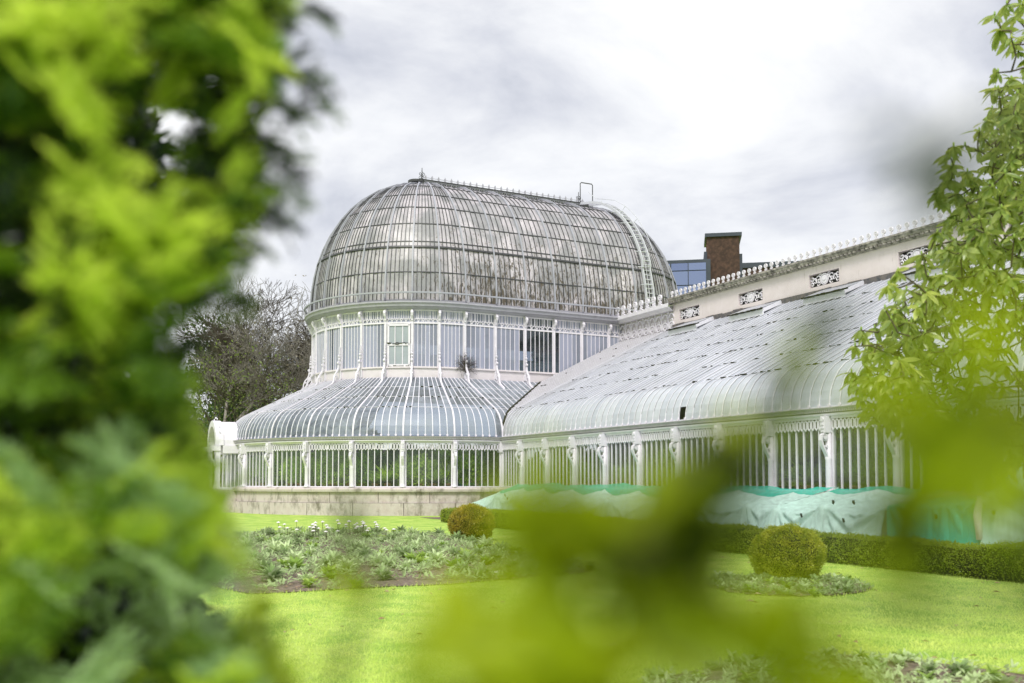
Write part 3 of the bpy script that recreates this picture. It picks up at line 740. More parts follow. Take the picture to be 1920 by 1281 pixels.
bays = [('a', k) for k in range(NB)] + [('s', k) for k in range(NL)] + [('b', k) for k in range(NB)]
posts = [('a', k) for k in range(NB + 1)] + [('s', k) for k in range(1, NL)] + [('b', k) for k in range(NB + 1)]
for kd, k in posts:
    x, y, rz = post_frame(kd, k)
    part('drum_column', dcol, (x, y, 0), rz); part('drum_bracket', dbr, (x, y, 0), rz); part('rail_post', rp, (x, y, 0), rz, parent=rail)
    if (kd == 'a' and k < 10) or (kd == 's' and k <= 2): part('scroll_console', con, (x, y, 0), rz)
for kd, k in bays:
    x, y, rz = bay_frame(kd, k); L_ = kd == 's'; dk = 0
    darkset = {('s', 2): range(6), ('s', 3): (0,), ('s', 1): (5,), ('s', 0): (), ('a', 5): (2,)}.get((kd, k), ())
    f = part('drum_frieze', dfl if L_ else dfa, (x, y, 0), rz)
    fl = part('fanlight', (pl_t if L_ else pa_t)[1 if (kd, k) == ('s', 2) else 0], (x, y, 0), rz)
    if (kd, k) == ('a', 2):
        c = part('casement', case, (x, y, 0), rz); part('dirt', cdirt, (0, 0, 0), 0, parent=c)
        for yy, w in ((-.31, .24), (0, .28), (.31, .24)):
            for z0, z1 in ((6.55, 7.37), (7.47, 8.25)):
                q = MB(); q.bb(.02, .03, yy - w / 2, yy + w / 2, z0, z1); part('casement_pane', q.mesh('casement_pane', M['casement']), parent=c)
        continue
    part('drum_bars', dbl if L_ else dba, (x, y, 0), rz); w = wl if L_ else wa
    vis = kd == 's' or (kd == 'a' and k < 9)
    for i in range(6):
        if not vis and kd == 'b' and k > 4: break
        off = w * (-.5 + (i + .5) / 6) * (1 if kd != 'a' else 1)
        j = 5 - i if kd == 'a' else i
        part('drum_pane', (pl if L_ else pa)[1 if i in darkset else 0], (x - sin(rz) * off, y + cos(rz) * off, 0), rz + random.uniform(-.01, .01))
# back shell so the inside of the drum is closed on the far side
bs = MB()
for kd in ('a', 'b'):
    for k in range(4 if kd == 'b' else 9, NB):
        a0, a1 = k * DA, (k + 1) * DA; s = -1 if kd == 'a' else 1; yb = 0 if kd == 'a' else LB
        bs.add([(-R + (RD - .05) * cos(a), yb + s * (RD - .05) * sin(a), z) for z in (6.45, 8.36) for a in (a0, a1)], [(0, 1, 3, 2)])
bs.add([(-R - RD + .03, y, z) for z in (6.45, 8.36) for y in (0, LB)], [(0, 1, 3, 2)])
part('rear_glazing', bs.mesh('rear_glazing', M['gdrum']))

# --- dome
dome = MB(); stad_sweep(dome, [(DA0 - .09, 9.34), (DA0 + .04, 9.34), (DA0 + .04, 9.42), (DA0 - .09, 9.42)])
DOME = part('dome', dome.mesh('dome', M['grey']))
def dpts(z0, z1, n, off=0.0):
    """profile points between two levels, pushed outward by off"""
    out = []
    for i in range(n + 1):
        z = z0 + (z1 - z0) * i / max(n, 1); r = drad(z); e = .01; dr = drad(min(z + e, DZ + DH)) - drad(max(z - e, DZ)); L = sqrt(dr * dr + 4 * e * e)
        out.append((r + off * 2 * e / L, z - off * dr / L))
    return out
def dplace(kind, a, r, z):
    if kind == 'a': return (-R + r * cos(a), -r * sin(a), z)
    if kind == 's': return (-R + r, a, z)
    if kind == 'w': return (-R - r, a, z)
    return (-R + r * cos(a), LB + r * sin(a), z)
NPB = 6
zt = DLV[-1]; ribp = [DZ + .02, 9.9, 10.5, 11.2, 11.9, 12.6, 13.3, 13.9, 14.5, 15.0, 15.4, 15.75, 15.95, 16.02]
dr_ = MB(); db = MB(); dl_ = MB(); dstuff = MB()
def offp(z, off): return dpts(z, z, 0, off)[0]
def rib(mb, kind, a, w, h, off, zs):
    pts = [dplace(kind, a, *offp(z, off)) for z in zs]
    side = {'a': (-sin(a), -cos(a), 0), 'b': (-sin(a), cos(a), 0)}.get(kind, (0, 1, 0)); mb.strip(pts, side, w, h)
for kd in ('a', 'b'):
    for k in range(NB * NPB + 1):
        a = k * DA / NPB
        if k % NPB == 0:
            m = MB(); rib(m, kd, a, .062, .09, .045, ribp); part('dome_rib', m.mesh('dome_rib', M['rib']), parent=DOME)
        else:
            mod = k % NPB; top = zt if mod == 3 else (DLV[7] if mod in (1, 5) else DLV[7])
            rib(db, kd, a, .032, .045, .014, [z for z in ribp if z <= top] + [top])
for i in range(1, NL * NPB):
    if i % NPB == 0: 
        m = MB(); rib(m, 's', i * LB / (NL * NPB), .062, .09, .045, ribp); part('dome_rib', m.mesh('dome_rib', M['rib']), parent=DOME)
        rib(dr_, 'w', i * LB / (NL * NPB), .075, .10, .05, ribp)
    else:
        rib(db, 's', i * LB / (NL * NPB), .032, .045, .014, ribp[:-1]); rib(db, 'w', i * LB / (NL * NPB), .032, .045, .014, ribp[:-1])
for z in DLV[1:-1]:
    th = .035; pr = dpts(z, z, 0, .02)[0]
    if abs(z - 11.84) < .01: stad_sweep(dl_, [offp(z - .03, .01), offp(z - .03, .07), offp(z + .05, .07), offp(z + .05, .01)])
    else: stad_sweep(dl_, [offp(z - .02, .0), offp(z - .02, .035), offp(z + .02, .035), offp(z + .02, .0)])
part('purlins', dl_.mesh('purlins', M['greyd']), parent=DOME); part('glazing_bars', db.mesh('glazing_bars', M['greyd']), parent=DOME); part('west_ribs', dr_.mesh('west_ribs', M['rib']), parent=DOME)
def dome_pane(z0, z1, hwf, n=2):
    pts = dpts(z0, z1, n, 0); o_ = pts[0]; mb = MB(); vs = []
    for r, z in pts:
        h = hwf(r)
        for y in (-h, h):
            for d in (0, .008): vs.append((r - o_[0] + d, y, z - o_[1]))
    fs = [(0, 1, 3, 2), (n * 4, n * 4 + 2, n * 4 + 3, n * 4 + 1)]
    for i in range(n):
        a = i * 4; b = a + 4; fs += [(a + 1, b + 1, b + 3, a + 3), (a, a + 2, b + 2, b), (a, b, b + 1, a + 1), (a + 2, a + 3, b + 3, b + 2)]
    mb.add(vs, fs); return mb, o_
objn = 0
rows = list(zip(DLV[:-1], DLV[1:]))
for ri, (z0, z1) in enumerate(rows):
    ma, oa = dome_pane(z0 + .005, z1 - .005, lambda r: r * DA / NPB / 2 - .010); mea = ma.mesh('dome_pane', M['gd'])
    ms, os_ = dome_pane(z0 + .005, z1 - .005, lambda r: LB / (NL * NPB) / 2 - .010); mes = ms.mesh('dome_pane', M['gd'])
    for kd, n in (('a', NB * NPB), ('s', NL * NPB), ('b', NB * NPB), ('w', NL * NPB)):
        for k in range(n):
            lin = kd in 'sw'; a = (k + .5) * LB / n if lin else (k + .5) * DA / NPB
            rz = {'a': -a, 'b': a, 's': 0, 'w': pi}[kd]; o_ = os_ if lin else oa; p = dplace(kd, a, o_[0], o_[1])
            near = (kd == 'a' and k < 40) or kd == 's'
            if near and ri in (0, 1, 3, 4) and objn < 300:
                objn += 1; part('dome_pane', mes if lin else mea, p, 0, parent=DOME, rot=(0, random.gauss(0, .006), rz + random.gauss(0, .012)))
            else:
                src = ms if lin else ma; m2 = MB(); m2.v = list(src.v); m2.f = list(src.f)
                m2.xform(Matrix.Translation(p) @ Matrix.Rotation(rz + random.gauss(0, .012), 4, 'Z') @ Matrix.Rotation(random.gauss(0, .006), 4, 'Y')); dstuff.add(m2.v, m2.f)
part('dome_pane', dstuff.mesh('dome_pane', M['gd']), parent=DOME, kind='stuff')
tp = MB(); stad_sweep(tp, [(drad(15.9), 15.9), (drad(16.0), 16.0), (.25, 16.06)]); part('dome_crown', tp.mesh('dome_crown', M['grey']), parent=DOME)
# ridge walkway, cresting and finials
rg = MB(); Zr = 16.24
rg.bb(-R - .30, -R + .30, -.25, LB + .25, Zr + .10, Zr + .16); rg.bb(-R + .27, -R + .31, -.2, LB + .2, Zr - .22, Zr - .18)
y = -.1
while y < LB + .1:
    rg.box((-R + .29, y, Zr - .05), (.03, .035, .30)); rg.disc((-R + .29, y + .13, Zr - .03), .085, .03, (1, 0, 0), 8, .05); y += .26
ridge = part('ridge_walkway', rg.mesh('ridge_walkway', M['grey']))
rd2 = MB(); rd2.bb(-R - .36, -R + .36, -.30, LB + .30, Zr + .16, Zr + .20); rd2.disc((-R, -.32, Zr + .1), .42, .10, (0, 0, 1), 12); rd2.lathe([(.02, -.25), (.12, -.2), (.3, -.05), (.42, .04)], 12, (-R, -.32, Zr + .1))
rd2.disc((-R, LB + .32, Zr + .1), .42, .10, (0, 0, 1), 12)
part('walkway_edge', rd2.mesh('walkway_edge', M['greyd']), parent=ridge)
cr = MB(); y = .05
while y < LB:
    for sx in (-.33, .33):
        cr.box((-R + sx, y, Zr + .25), (.03, .10, .10)); cr.disc((-R + sx, y, Zr + .34), .045, .04, (1, 0, 0), 7); cr.box((-R + sx, y, Zr + .39), (.02, .025, .06))
    y += .35
for sx in (-.33, .33): cr.tube([(-R + sx, -.1, Zr + .29), (-R + sx, LB + .1, Zr + .29)], .014, 5)
part('cresting', cr.mesh('cresting', M['grey']), parent=ridge)
fin = MB(); fin.tube([(0, 0, 0), (0, 0, .88)], [.03, .012], 6); fin.disc((0, 0, .2), .05, .05, (0, 0, 1), 8)
for rz_ in (0, pi / 2):
    for sg in (-1, 1):
        for (c, r0) in ((.24, .11), (.50, .085)):
            pts = [(sg * (.09 + (r0 - .0) * .8 * cos(a)) * 1.0, 0, c + r0 * sin(a)) for a in np.linspace(-2.6, 2.2, 9)]
            pts = [(p[0] * cos(rz_), p[0] * sin(rz_), p[2]) for p in pts]; fin.tube(pts, .016, 5)
fin.lathe([(.01, .66), (.05, .70), (.01, .75)], 7); fin.lathe([(.01, .80), (.03, .83), (.005, .93)], 6)
fin = fin.mesh('finial', M['greyd']); part('finial', fin, (-R, -.02, Zr + .16)).scale = (.9, .9, .78); part('finial', fin, (-R, LB - .05, Zr + .16)).scale = (.9, .9, .78)
# hoop and ladder on the back of the dome
hp = MB(); A_ = radians(7)
hp.tube([(-R + .1, LB + .0, Zr + .2), (-R + .1, LB + .0, Zr + 1.32), (-R + .12, LB + .06, Zr + 1.38), (-R + .12, LB + .72, Zr + 1.38), (-R + .1, LB + .78, Zr + 1.32), (-R + .1, LB + .78, Zr + .0)], .028, 6)
part('guard_hoop', hp.mesh('guard_hoop', M['greyd']))
ld = MB()
def lpt(s_, z, off):
    r, zz = offp(z, off); return (-R + r * cos(A_) + -sin(A_) * s_, LB + .1 + r * sin(A_) + cos(A_) * s_, zz)
zs_ = list(np.linspace(9.75, 15.0, 16)) + [15.4, 15.7, 15.9, 16.02]
for s_ in (-.24, .24):
    ld.strip([lpt(s_, z, .30 - .12 * (z < 12)) for z in zs_] + [(-R + .25, LB + .1 + s_, Zr + .16)], (-sin(A_), cos(A_), 0), .06, .13)
rungs = []; zc = 9.85
ladder = None
hr_ = MB(); hr_.tube([lpt(.34, z, .62) for z in np.linspace(12.6, 16.0, 9)] + [(-R + .3, LB + .4, Zr + .85)], .016, 5)
for z in np.linspace(12.8, 15.9, 5): hr_.tube([lpt(.26, z, .3), lpt(.34, z, .62)], .014, 4)
hr_.tube([lpt(-.30, z, .50) for z in np.linspace(9.8, 12.4, 5)], .014, 5)
for z in (10.1, 11.0, 11.9, 12.7, 13.5, 14.3, 15.0): hr_.tube([lpt(-.55, z, .22), lpt(.1, z, .38)], .018, 4)
ladder = part('roof_ladder', ld.mesh('roof_ladder', M['ladder'])); part('handrail', hr_.mesh('handrail', M['ladder']), parent=ladder)
for z in list(np.arange(9.95, 14.6, .23)) + [14.75, 14.93, 15.1, 15.26, 15.4, 15.54, 15.66, 15.77, 15.87, 15.95]:
    q = MB(); off = .30 - .12 * (z < 12); a, b = lpt(-.22, z, off), lpt(.22, z, off); q.tube([a, b], .024, 5); part('rung', q.mesh('rung', M['ladder']), parent=ladder)

# --- link piece and clerestory (parapet) wall
lk = MB(); X0, X1 = -R + RD, .62
lk.add([(x, y, z) for x in (X0, X1) for y, z in ((YW + .3, 9.0), (YW - .12, 9.0), (YW - .2, 9.06), (YW - .36, 9.14), (YW - .36, 9.3), (YW + .3, 9.32))], [(j, j + 6, j + 7, j + 1) for j in range(5)])
lk.bb(X0, X1, YW + .0, YW + .1, 8.0, 8.18)
link = part('link_cornice', lk.mesh('link_cornice', M['white']))
lw = MB(); lw.bb(X0, X1, YW + .12, YW + .2, 8.0, 9.05); part('link_wall', lw.mesh('link_wall', M['base']))
for i in range(9):
    q = MB(); x = X0 + .27 + i * .5
    q.disc((x, YW - .01, 8.36), .20, .05, (0, 1, 0), 12, .14); q.disc((x, YW - .01, 8.36), .07, .05, (0, 1, 0), 8, .03)
    q.strip([(x + .17 * cos(a), YW - .01, 8.72 + .17 * sin(a)) for a in np.linspace(0, pi, 8)], (0, 1, 0), .05, .045)
    q.box((x - .25, YW - .01, 8.6), (.04, .05, .8)); q.tube(spiral((x - .0, 8.60), .1, .03, -1, 3.5, 8, YW - .02), .02, 4)
    part('link_lattice', q.mesh('link_lattice', M['white']))
ros = MB()   # rosette ornament, local, facing -Y, foot at z=0
ros.disc((0, 0, .225), .088, .05, (0, 1, 0), 14, .052); ros.disc((0, 0, .225), .028, .06, (0, 1, 0), 8)
for k in range(8): a = k * pi / 4; ros.box((.045 * cos(a), 0, .225 + .045 * sin(a)), (.045, .02, .012), Matrix.Rotation(-a, 3, 'Y'))
ros.box((0, 0, .10), (.035, .04, .12)); ros.tube(spiral((-.045, .07), .045, .012, 0, 5, 8), .014, 4); ros.tube(spiral((.045, .07), .045, .012, pi, -2, 8), .014, 4); ros.box((0, 0, .01), (.16, .06, .03))
ros = ros.mesh('rosette', M['white'])
for i in range(8):
    part('rosette', ros, (X0 + .3 + i * .5, YW - .3, 9.32), 0, parent=link).scale = (1.5, 1.5, 1.5)
OPEN = [(.95, 2.37), (4.94, 6.37), (8.90, 10.38), (13.0, 14.45), (17.05, 18.5), (21.1, 22.55)]
pw = MB(); XW0 = .5; zt_, zb_ = 9.26, 8.05; prev = XW0
for a, b in OPEN:
    pw.bb(prev, a, YW, YW + .45, zb_, zt_); pw.bb(a, b, YW, YW + .45, zb_, 8.49); pw.bb(a, b, YW, YW + .45, 8.97, zt_); prev = b
pw.bb(prev, XEND, YW, YW + .45, zb_, zt_); wallp = part('parapet', pw.mesh('parapet', M['render']))
bk = MB(); bk.bb(XW0 + .02, XEND, YW + .2, YW + .25, 8.3, 9.1); part('vent_shadow_board', bk.mesh('recess_shade_board', M['dark']), parent=wallp)  # black sheet inside the wall, painting the shade of the grille recesses
bw = MB(); bw.bb(-3.5, XEND, YW + .02, YW + .45, 0, 8.05); part('back_wall', bw.mesh('back_wall', M['inwall']))
pc = MB(); pp = [(YW, 9.26), (YW - .08, 9.26), (YW - .10, 9.32), (YW - .19, 9.38), (YW - .20, 9.46), (YW - .24, 9.48), (YW - .24, 9.54), (YW + .5, 9.55)]
pc.add([(XW0 - .14, y, z) for y, z in pp] + [(XEND, y, z) for y, z in pp], [(j, j + 8, j + 9, j + 1) for j in range(7)] + [tuple(range(8))])
x = XW0 - .05
while x < XEND: pc.box((x, YW - .15, 9.33), (.10, .12, .05)); x += .19
part('parapet_cornice', pc.mesh('parapet_cornice', M['cornice']), parent=wallp)
ll = MB(); x = XW0
while x < XEND: l = random.uniform(.5, 1.1); ll.box((x + l / 2, YW - .035, 8.22 + random.gauss(0, .01)), (l - .01, .05, random.uniform(.18, .26)), Matrix.Rotation(random.gauss(0, .02), 3, 'Y')); x += l
part('lead_flashing', ll.mesh('lead_flashing', M['lead']), parent=wallp)
for a, b in OPEN:
    q = MB(); w = b - a; xm = (a + b) / 2; y_ = YW + .06; rr_ = random.Random(5)
    q.disc((xm, y_, 8.72), .16, .06, (0, 1, 0), 12); q.disc((xm, y_ - .03, 8.76), .09, .05, (0, 1, 0), 10); q.disc((xm, y_ - .02, 8.72), .21, .03, (0, 1, 0), 12, .18)
    for sg in (-1, 1):
        for k, (dx, dz, r0, s0) in enumerate(((.30, .06, .12, 1), (.30, -.11, .09, -1), (.48, -.02, .14, 1), (.62, .1, .09, -1), (.62, -.12, .09, 1), (.20, .16, .07, 1))):
            q.tube([(xm + sg * dx + sg * p[0], y_, 8.72 + dz + p[2]) for p in spiral((0, 0), r0, .025, s0 * .5, s0 * 6.2, 10)], .022, 4)
        q.tube([(xm + sg * (.15 + .06 * k), y_, 8.72 + .09 * sin(k * 1.3)) for k in range(9)], .02, 4)
    part('scroll_grille', q.mesh('scroll_grille', M['white']), parent=wallp)
n = 0; x = XW0 + .09
while x < XEND and n < 80: part('rosette', ros, (x, YW - .12, 9.54), 0, parent=wallp); x += .3225; n += 1

# --- porch at the front of the apse
po = MB(); px_, r_o, r_i, yo, yi, zc_ = -R, 1.10, .98, -10.05, -9.05, 2.95
for i in range(14):
    a0, a1 = pi * i / 14, pi * (i + 1) / 14
    po.add([(px_ + r_o * cos(a), y, zc_ + r_o * sin(a)) for a in (a0, a1) for y in (yo, yi)], [(0, 1, 3, 2)])
porch = part('porch', po.mesh('porch', M['white']))
pa_ = MB()
for i in range(14):
    a0, a1 = pi * i / 14, pi * (i + 1) / 14
    vs = [(px_ + r * cos(a), y, zc_ + r * sin(a)) for a in (a0, a1) for r, y in ((r_i - .1, yo), (r_o + .05, yo), (r_o + .05, yo + .34), (r_i - .1, yo + .34))]
    pa_.add(vs, [(j, (j + 1) % 4, (j + 1) % 4 + 4, j + 4) for j in range(4)])
for sx in (-1, 1):
    pa_.box((px_ + sx * 1.04, yo + .1, 2.0), (.2, .2, 1.9)); pa_.box((px_ + sx * 1.04, yo + .0, 2.82), (.3, .4, .22)); pa_.strip([(px_ + sx * 1.04, yo - .25, 2.75), (px_ + sx * 1.04, yo - .28, 2.55), (px_ + sx * 1.04, yo - .1, 2.3), (px_ + sx * 1.04, yo, 2.0)], (1, 0, 0), .1, .06)
    pa_.strip([(px_ + sx * 1.04, yo - .0, 1.2), (px_ + sx * 1.04, yo - .12, .9), (px_ + sx * 1.04, yo - .0, .6), (px_ + sx * 1.04, yo - .2, .45)], (1, 0, 0), .1, .07)
    for k in range(5): pa_.disc((px_ + sx * 1.2 * cos(.5 + .25 * k), yo + .17, zc_ + 1.27 * sin(.5 + .25 * k)), .04, .04, (0, 1, 0), 6)
part('porch_arch', pa_.mesh('porch_arch', M['white']), parent=porch)
for sx in (-1, 1):
    pb = MB(); pb.bb(px_ + sx * 1.04 - .22, px_ + sx * 1.04 + .22, yo - .15, yi, 0, 1.0); part('porch_base', pb.mesh('porch_base', M['stone']), parent=porch)
    pb = MB(); pb.bb(px_ + sx * 1.04 - .1, px_ + sx * 1.04 + .1, yo + .3, yi, 2.6, 2.95); pb.bb(px_ + sx * 1.04 - .06, px_ + sx * 1.04 + .06, yo + .3, yi, 1.0, 1.12)
    for k in range(6): pb.bb(px_ + sx * 1.04 - .03, px_ + sx * 1.04 + .03, yo + .32 + k * .17, yo + .355 + k * .17, 1.1, 2.65)
    part('porch_side', pb.mesh('porch_side', M['white']), parent=porch)
    pb = MB(); pb.bb(px_ + sx * 1.04 - .006, px_ + sx * 1.04 + .006, yo + .3, yi, 1.1, 2.62); part('porch_pane', pb.mesh('porch_pane', M['gwin']), parent=porch)
# --- inside: floor, staging
fl = MB(); fl.add([apse(a, R - .1, .02) for a in np.linspace(0, pi, 30)] + [(-R - (R - .1), LB, .02), (XEND, YW, .02), (XEND, .1, .02)], [tuple(range(33))]); part('floor', fl.mesh('floor', M['infloor']))
stg = MB()
for i in range(40):
    a0, a1 = pi * i / 40, pi * (i + 1) / 40
    stg.add([apse(a, r, z) for a in (a0, a1) for r, z in ((R - .15, 1.05), (R - 1.0, 1.05), (R - 1.0, .9), (R - 1.0, .0))], [(0, 4, 5, 1), (1, 5, 6, 2), (2, 6, 7, 3)])
stg.bb(.2, XEND, .15, 1.0, .9, 1.05); part('staging', stg.mesh('staging', M['bench']))
rw = MB(); rw.bb(-2 * R, -R - RD, 8.5, 8.7, 0, 5.9); rw.bb(-2 * R - .05, -2 * R, 0, 8.6, 0, 3.2); part('rear_wall', rw.mesh('rear_wall', M['inwall']))

# ------------------------------------------------------------------ plants inside
def leafmesh(name, P, D, L, W, mat, fancy=False, up=None): 
    V, F = leaves_np(P, D, L, W, up) if fancy else blades_np(P, D, L, W); return npmesh(name, V, F, mat)
def bush_mesh(name, n, rx, rz, L, W, mat, upb=.4):
    u = unit(RNG.normal(size=(n, 3))); rr = RNG.uniform(.35, 1, n)[:, None] ** .6; P = u * rr * [rx, rx, rz]; D = u + RNG.normal(size=(n, 3)) * .6 + [0, 0, upb]
    return leafmesh(name, P, D, RNG.uniform(.7, 1.3, n) * L, W, mat)
def spiky_mesh(name, n, L, W, mat):
    a = RNG.uniform(0, 2 * pi, n); e = RNG.uniform(.55, 1.5, n); D = np.stack([np.cos(a) * np.cos(e), np.sin(a) * np.cos(e), np.sin(e)], 1)
    return leafmesh(name, np.zeros((n, 3)) + [0, 0, .02], D, RNG.uniform(.6, 1, n) * L, W, mat, True, np.tile([0, 0, 1.], (n, 1)))
pot = MB(); pot.lathe([(.09, 0), (.125, .18), (.14, .18), (.14, .23), (.12, .23)], 12); pot = pot.mesh('pot', M['terracotta'], True)
pv = [bush_mesh('foliage', 620, .38, .55, .12, .055, M['inb']), spiky_mesh('foliage', 70, .72, .045, M['inb']), bush_mesh('foliage', 260, .28, .25, .08, .06, M['inb']), spiky_mesh('foliage', 60, .95, .055, M['inb'])]
def potplant(x, y, k, s, label):
    t = thing('potted_plant', label, 'potted plant', (x, y, 1.05), random.uniform(0, 6), 'potted plants on the staging behind the glass')
    ob('pot', pot, t); f = ob('foliage', pv[k], t, (0, 0, .24 + (.5 if k in (0,) else .2 if k == 2 else 0))); f.scale = (s, s, s)
PL = ['leafy green plant in terracotta pot behind the palm house glass', 'spiky green plant in terracotta pot behind the palm house glass', 'low rounded green plant in terracotta pot behind the palm house glass', 'tall arching spiky plant in terracotta pot behind the palm house glass']
rs = random.Random(3)
a = .10
while a < 1.55:
    for dr in (.62, 1.0):
        k = rs.choice([0, 1, 0, 3, 0, 2]); p = apse(a + rs.uniform(-.02, .02), R - dr); potplant(p[0], p[1], k, rs.uniform(.8, 1.25), PL[k])
    a += .07
x = .6
while x < 23:
    k = rs.choice([0, 1, 3, 0, 2]); potplant(x, rs.uniform(.6, 1.0), k, rs.uniform(.8, 1.2), PL[k]); x += rs.uniform(.35, .7)
ct = thing('cactus', 'tall ribbed column cactus in terracotta pot behind the window', 'cactus', (apse(.24, R - .5)[0], apse(.24, R - .5)[1], 1.05))
ob('pot', pot, ct); cm = MB()
for dx, h in ((0, .95), (.12, .6), (-.1, .45)): cm.lathe([(.05, .2), (.06, .4), (.06, h), (.045, h + .06), (.01, h + .09)], 9, (dx * .6, dx, 0))
ob('stem', cm.mesh('cactus_stem', M['cactus'], True), ct)
big = [bush_mesh('foliage', 2600, 1.1, 1.3, .22, .10, M['in']), bush_mesh('foliage', 2600, 1.0, 1.4, .3, .07, M['in'], 1.0)]
stem = MB(); stem.tube([(0, 0, 0), (.05, .02, 1.0), (0, 0, 2.2)], [.07, .05, .03], 6); stem = stem.mesh('trunk', M['bark'])
spots = [apse(a, r) for a, r in ((.15, 7.0), (.42, 6.9), (.68, 7.1), (.95, 6.8), (1.2, 7.0), (1.45, 6.9), (.3, 5.6), (.8, 5.4), (1.2, 5.4), (.55, 4.0), (1.0, 3.6), (1.7, 6.6))] + [(x, 2.6 + .5 * sin(x * 2), 0) for x in np.arange(.2, 24, 1.6)] + [(-6, 2, 0), (-5.5, 5, 0), (-9, 1, 0), (-9, 4.5, 0)]
for i, p in enumerate(spots):
    t = thing('indoor_shrub', 'large leafy green shrub growing inside the glasshouse behind the potted plants', 'indoor plant', (p[0], p[1], 0), rs.uniform(0, 6), 'large shrubs growing inside the glasshouse')
    ob('trunk', stem, t); f = ob('foliage', big[i % 2], t, (0, 0, 1.55)); s = rs.uniform(.8, 1.1); f.scale = (s, s, s)

# ------------------------------------------------------------------ dead creeper on the drum
cr_a, cr_b, ra_, rb_ = [], [], [], []
px, py, _ = post_frame('s', 0)
for _ in range(120):
    p = np.array([px + .15, py, 6.2 + rs.uniform(0, .4)]); d = np.array([rs.uniform(-.1, .25), rs.uniform(-1, 1), rs.uniform(.1, 1)]); d /= np.linalg.norm(d)
    for s in range(7):
        q = p + d * .09; cr_a.append(p); cr_b.append(q); ra_.append(.005); rb_.append(.004); p = q; d = d + np.array([rs.gauss(0, .2), rs.gauss(0, .45), rs.gauss(-.05, .4)]); d /= np.linalg.norm(d)
V, F = segs_np(cr_a, cr_b, ra_, rb_, 3); tag(ob('dead_creeper', npmesh('dead_creeper', V, F, M['bark'])), 'tangle of bare dead creeper clinging to the drum of the dome', 'creeper')

# ------------------------------------------------------------------ fleece and netting frames
def net(name, label, X, zf, zb, mat, backmat, sag=.16, yf=-2.2, seed=1, foldf=9, lean=.25, backfrac=.3):
    """X post positions, zf front post heights, zb back height"""
    t = thing(name, label, 'netting'); rr = np.random.default_rng(seed); Vt = []; nx = 26
    xs = []; hf = []
    for i in range(len(X) - 1):
        for k in range(nx):
            u = k / nx; xs.append(X[i] + (X[i + 1] - X[i]) * u); hf.append(zf[i] * (1 - u) + zf[i + 1] * u - sag * 4 * u * (1 - u) * (X[i + 1] - X[i]) / 2 )
    xs.append(X[-1]); hf.append(zf[-1]); xs = np.array(xs); hf = np.array(hf); m = len(xs)
    dist = np.min(np.abs(xs[:, None] - np.array(X)[None]), 1)
    def wave(f, a): 
        ph = rr.uniform(0, 6, 4); return sum(np.sin(xs * f * s + p) * a / (1 + j) for j, (s, p) in enumerate(zip((1, 1.9, 3.1, 5.3), ph)))
    rowsT = []; nt_ = 12
    hb = zb - .03 + wave(1.4, .03)
    for j in range(nt_ + 1):
        v = j / nt_; y = -.25 + (yf + .25) * v; z = hb * (1 - v) + hf * v - .10 * np.sin(pi * v) * (1 - np.exp(-dist * 3)) + wave(foldf, .012 * (.3 + v)); rowsT.append(np.stack([xs, np.full(m, y) + wave(3, .02), z], 1))
    rowsF = []
    near = np.array(X)[np.abs(xs[:, None] - np.array(X)[None]).argmin(1)]; dx = xs - near
    for j in range(1, 19):
        v = j / 18; z = hf * (1 - v) ** 1.05; drop = hf - z + .10; ang = np.arctan2(dx, drop)
        fan = np.sin(ang * foldf * 1.3 + seed) * .045 * np.clip(1.25 - drop, .2, 1) * np.clip(np.hypot(dx, drop) * 3, 0, 1)
        swag = .035 * np.sin((drop - dx ** 2 * .5) * 22 + seed) * np.clip(dist * 2 - .3, 0, 1) * (1 - v)
        rowsF.append(np.stack([xs, yf - lean * v + fan + swag - .05 * np.exp(-dist * 10), np.maximum(z, .02)], 1))
    def build(rows, nm, mt):
        Vv = np.concatenate(rows); nr = len(rows); F = []
        for j in range(nr - 1):
            a = np.arange(m - 1) + j * m; F.append(np.stack([a, a + 1, a + 1 + m, a + m], 1))
        ob(nm, npmesh(nm, Vv, np.concatenate(F), mt, True), t)
    cut = max(1, int(nt_ * backfrac)); build(rowsT[:cut + 1], 'back_sheet', backmat); build(rowsT[cut:] + rowsF, 'front_sheet', mat)
    for x, z in zip(X, zf): q = MB(); q.tube([(x, yf + .03, 0), (x, yf + .03, z - .01)], .025, 6); ob('post', q.mesh('post', M['post']), t)
    # gathered end
    q = MB(); n = 8; e = [(X[0], -.25 + (yf + .25) * k / n) for k in range(n + 1)]
    q.add([(x - .02, y, z) for x, y in e for z in (0.02,)] + [(x, y, (zb * (1 - k / n) + zf[0] * k / n) - .1 * sin(pi * k / n)) for k, (x, y) in enumerate(e)], [(k, k + 1, k + 2 + n, k + 1 + n) for k in range(n)]); ob('end_sheet', q.mesh('end_sheet', mat), t)
    return t
net('frost_fleece', 'pale draped fleece tent with turquoise top nearest the domed end', [1.9, 3.96, 5.51, 7.57, 9.6, 11.5, 13.49], [.55, .90, .93, .92, .88, .90, .84], 1.30, M['netw'], M['netg'], .30, seed=2, backfrac=.42)
net('frost_fleece', 'pale draped fleece tent half hidden by near blurred twigs in mid wing', [13.5, 15.6, 17.6, 18.6], [.84, .88, .86, .80], 1.27, M['netw'], M['netg'], .26, seed=4, backfrac=.28)
net('frost_fleece', 'bright white fleece tent sagging between two posts left of turquoise netting', [18.61, 20.07, 21.85], [.80, .88, .90], 1.26, M['netw'], M['netg'], .22, seed=5, foldf=12, backfrac=.18)
net('garden_netting', 'turquoise green netting pinned to short posts beside the white fleece', [21.86, 22.85, 23.18, 23.9], [.90, .92, .95, 1.05], 1.12, M['netp'], M['netg'], .02, seed=6, foldf=7, lean=.02, backfrac=.6)
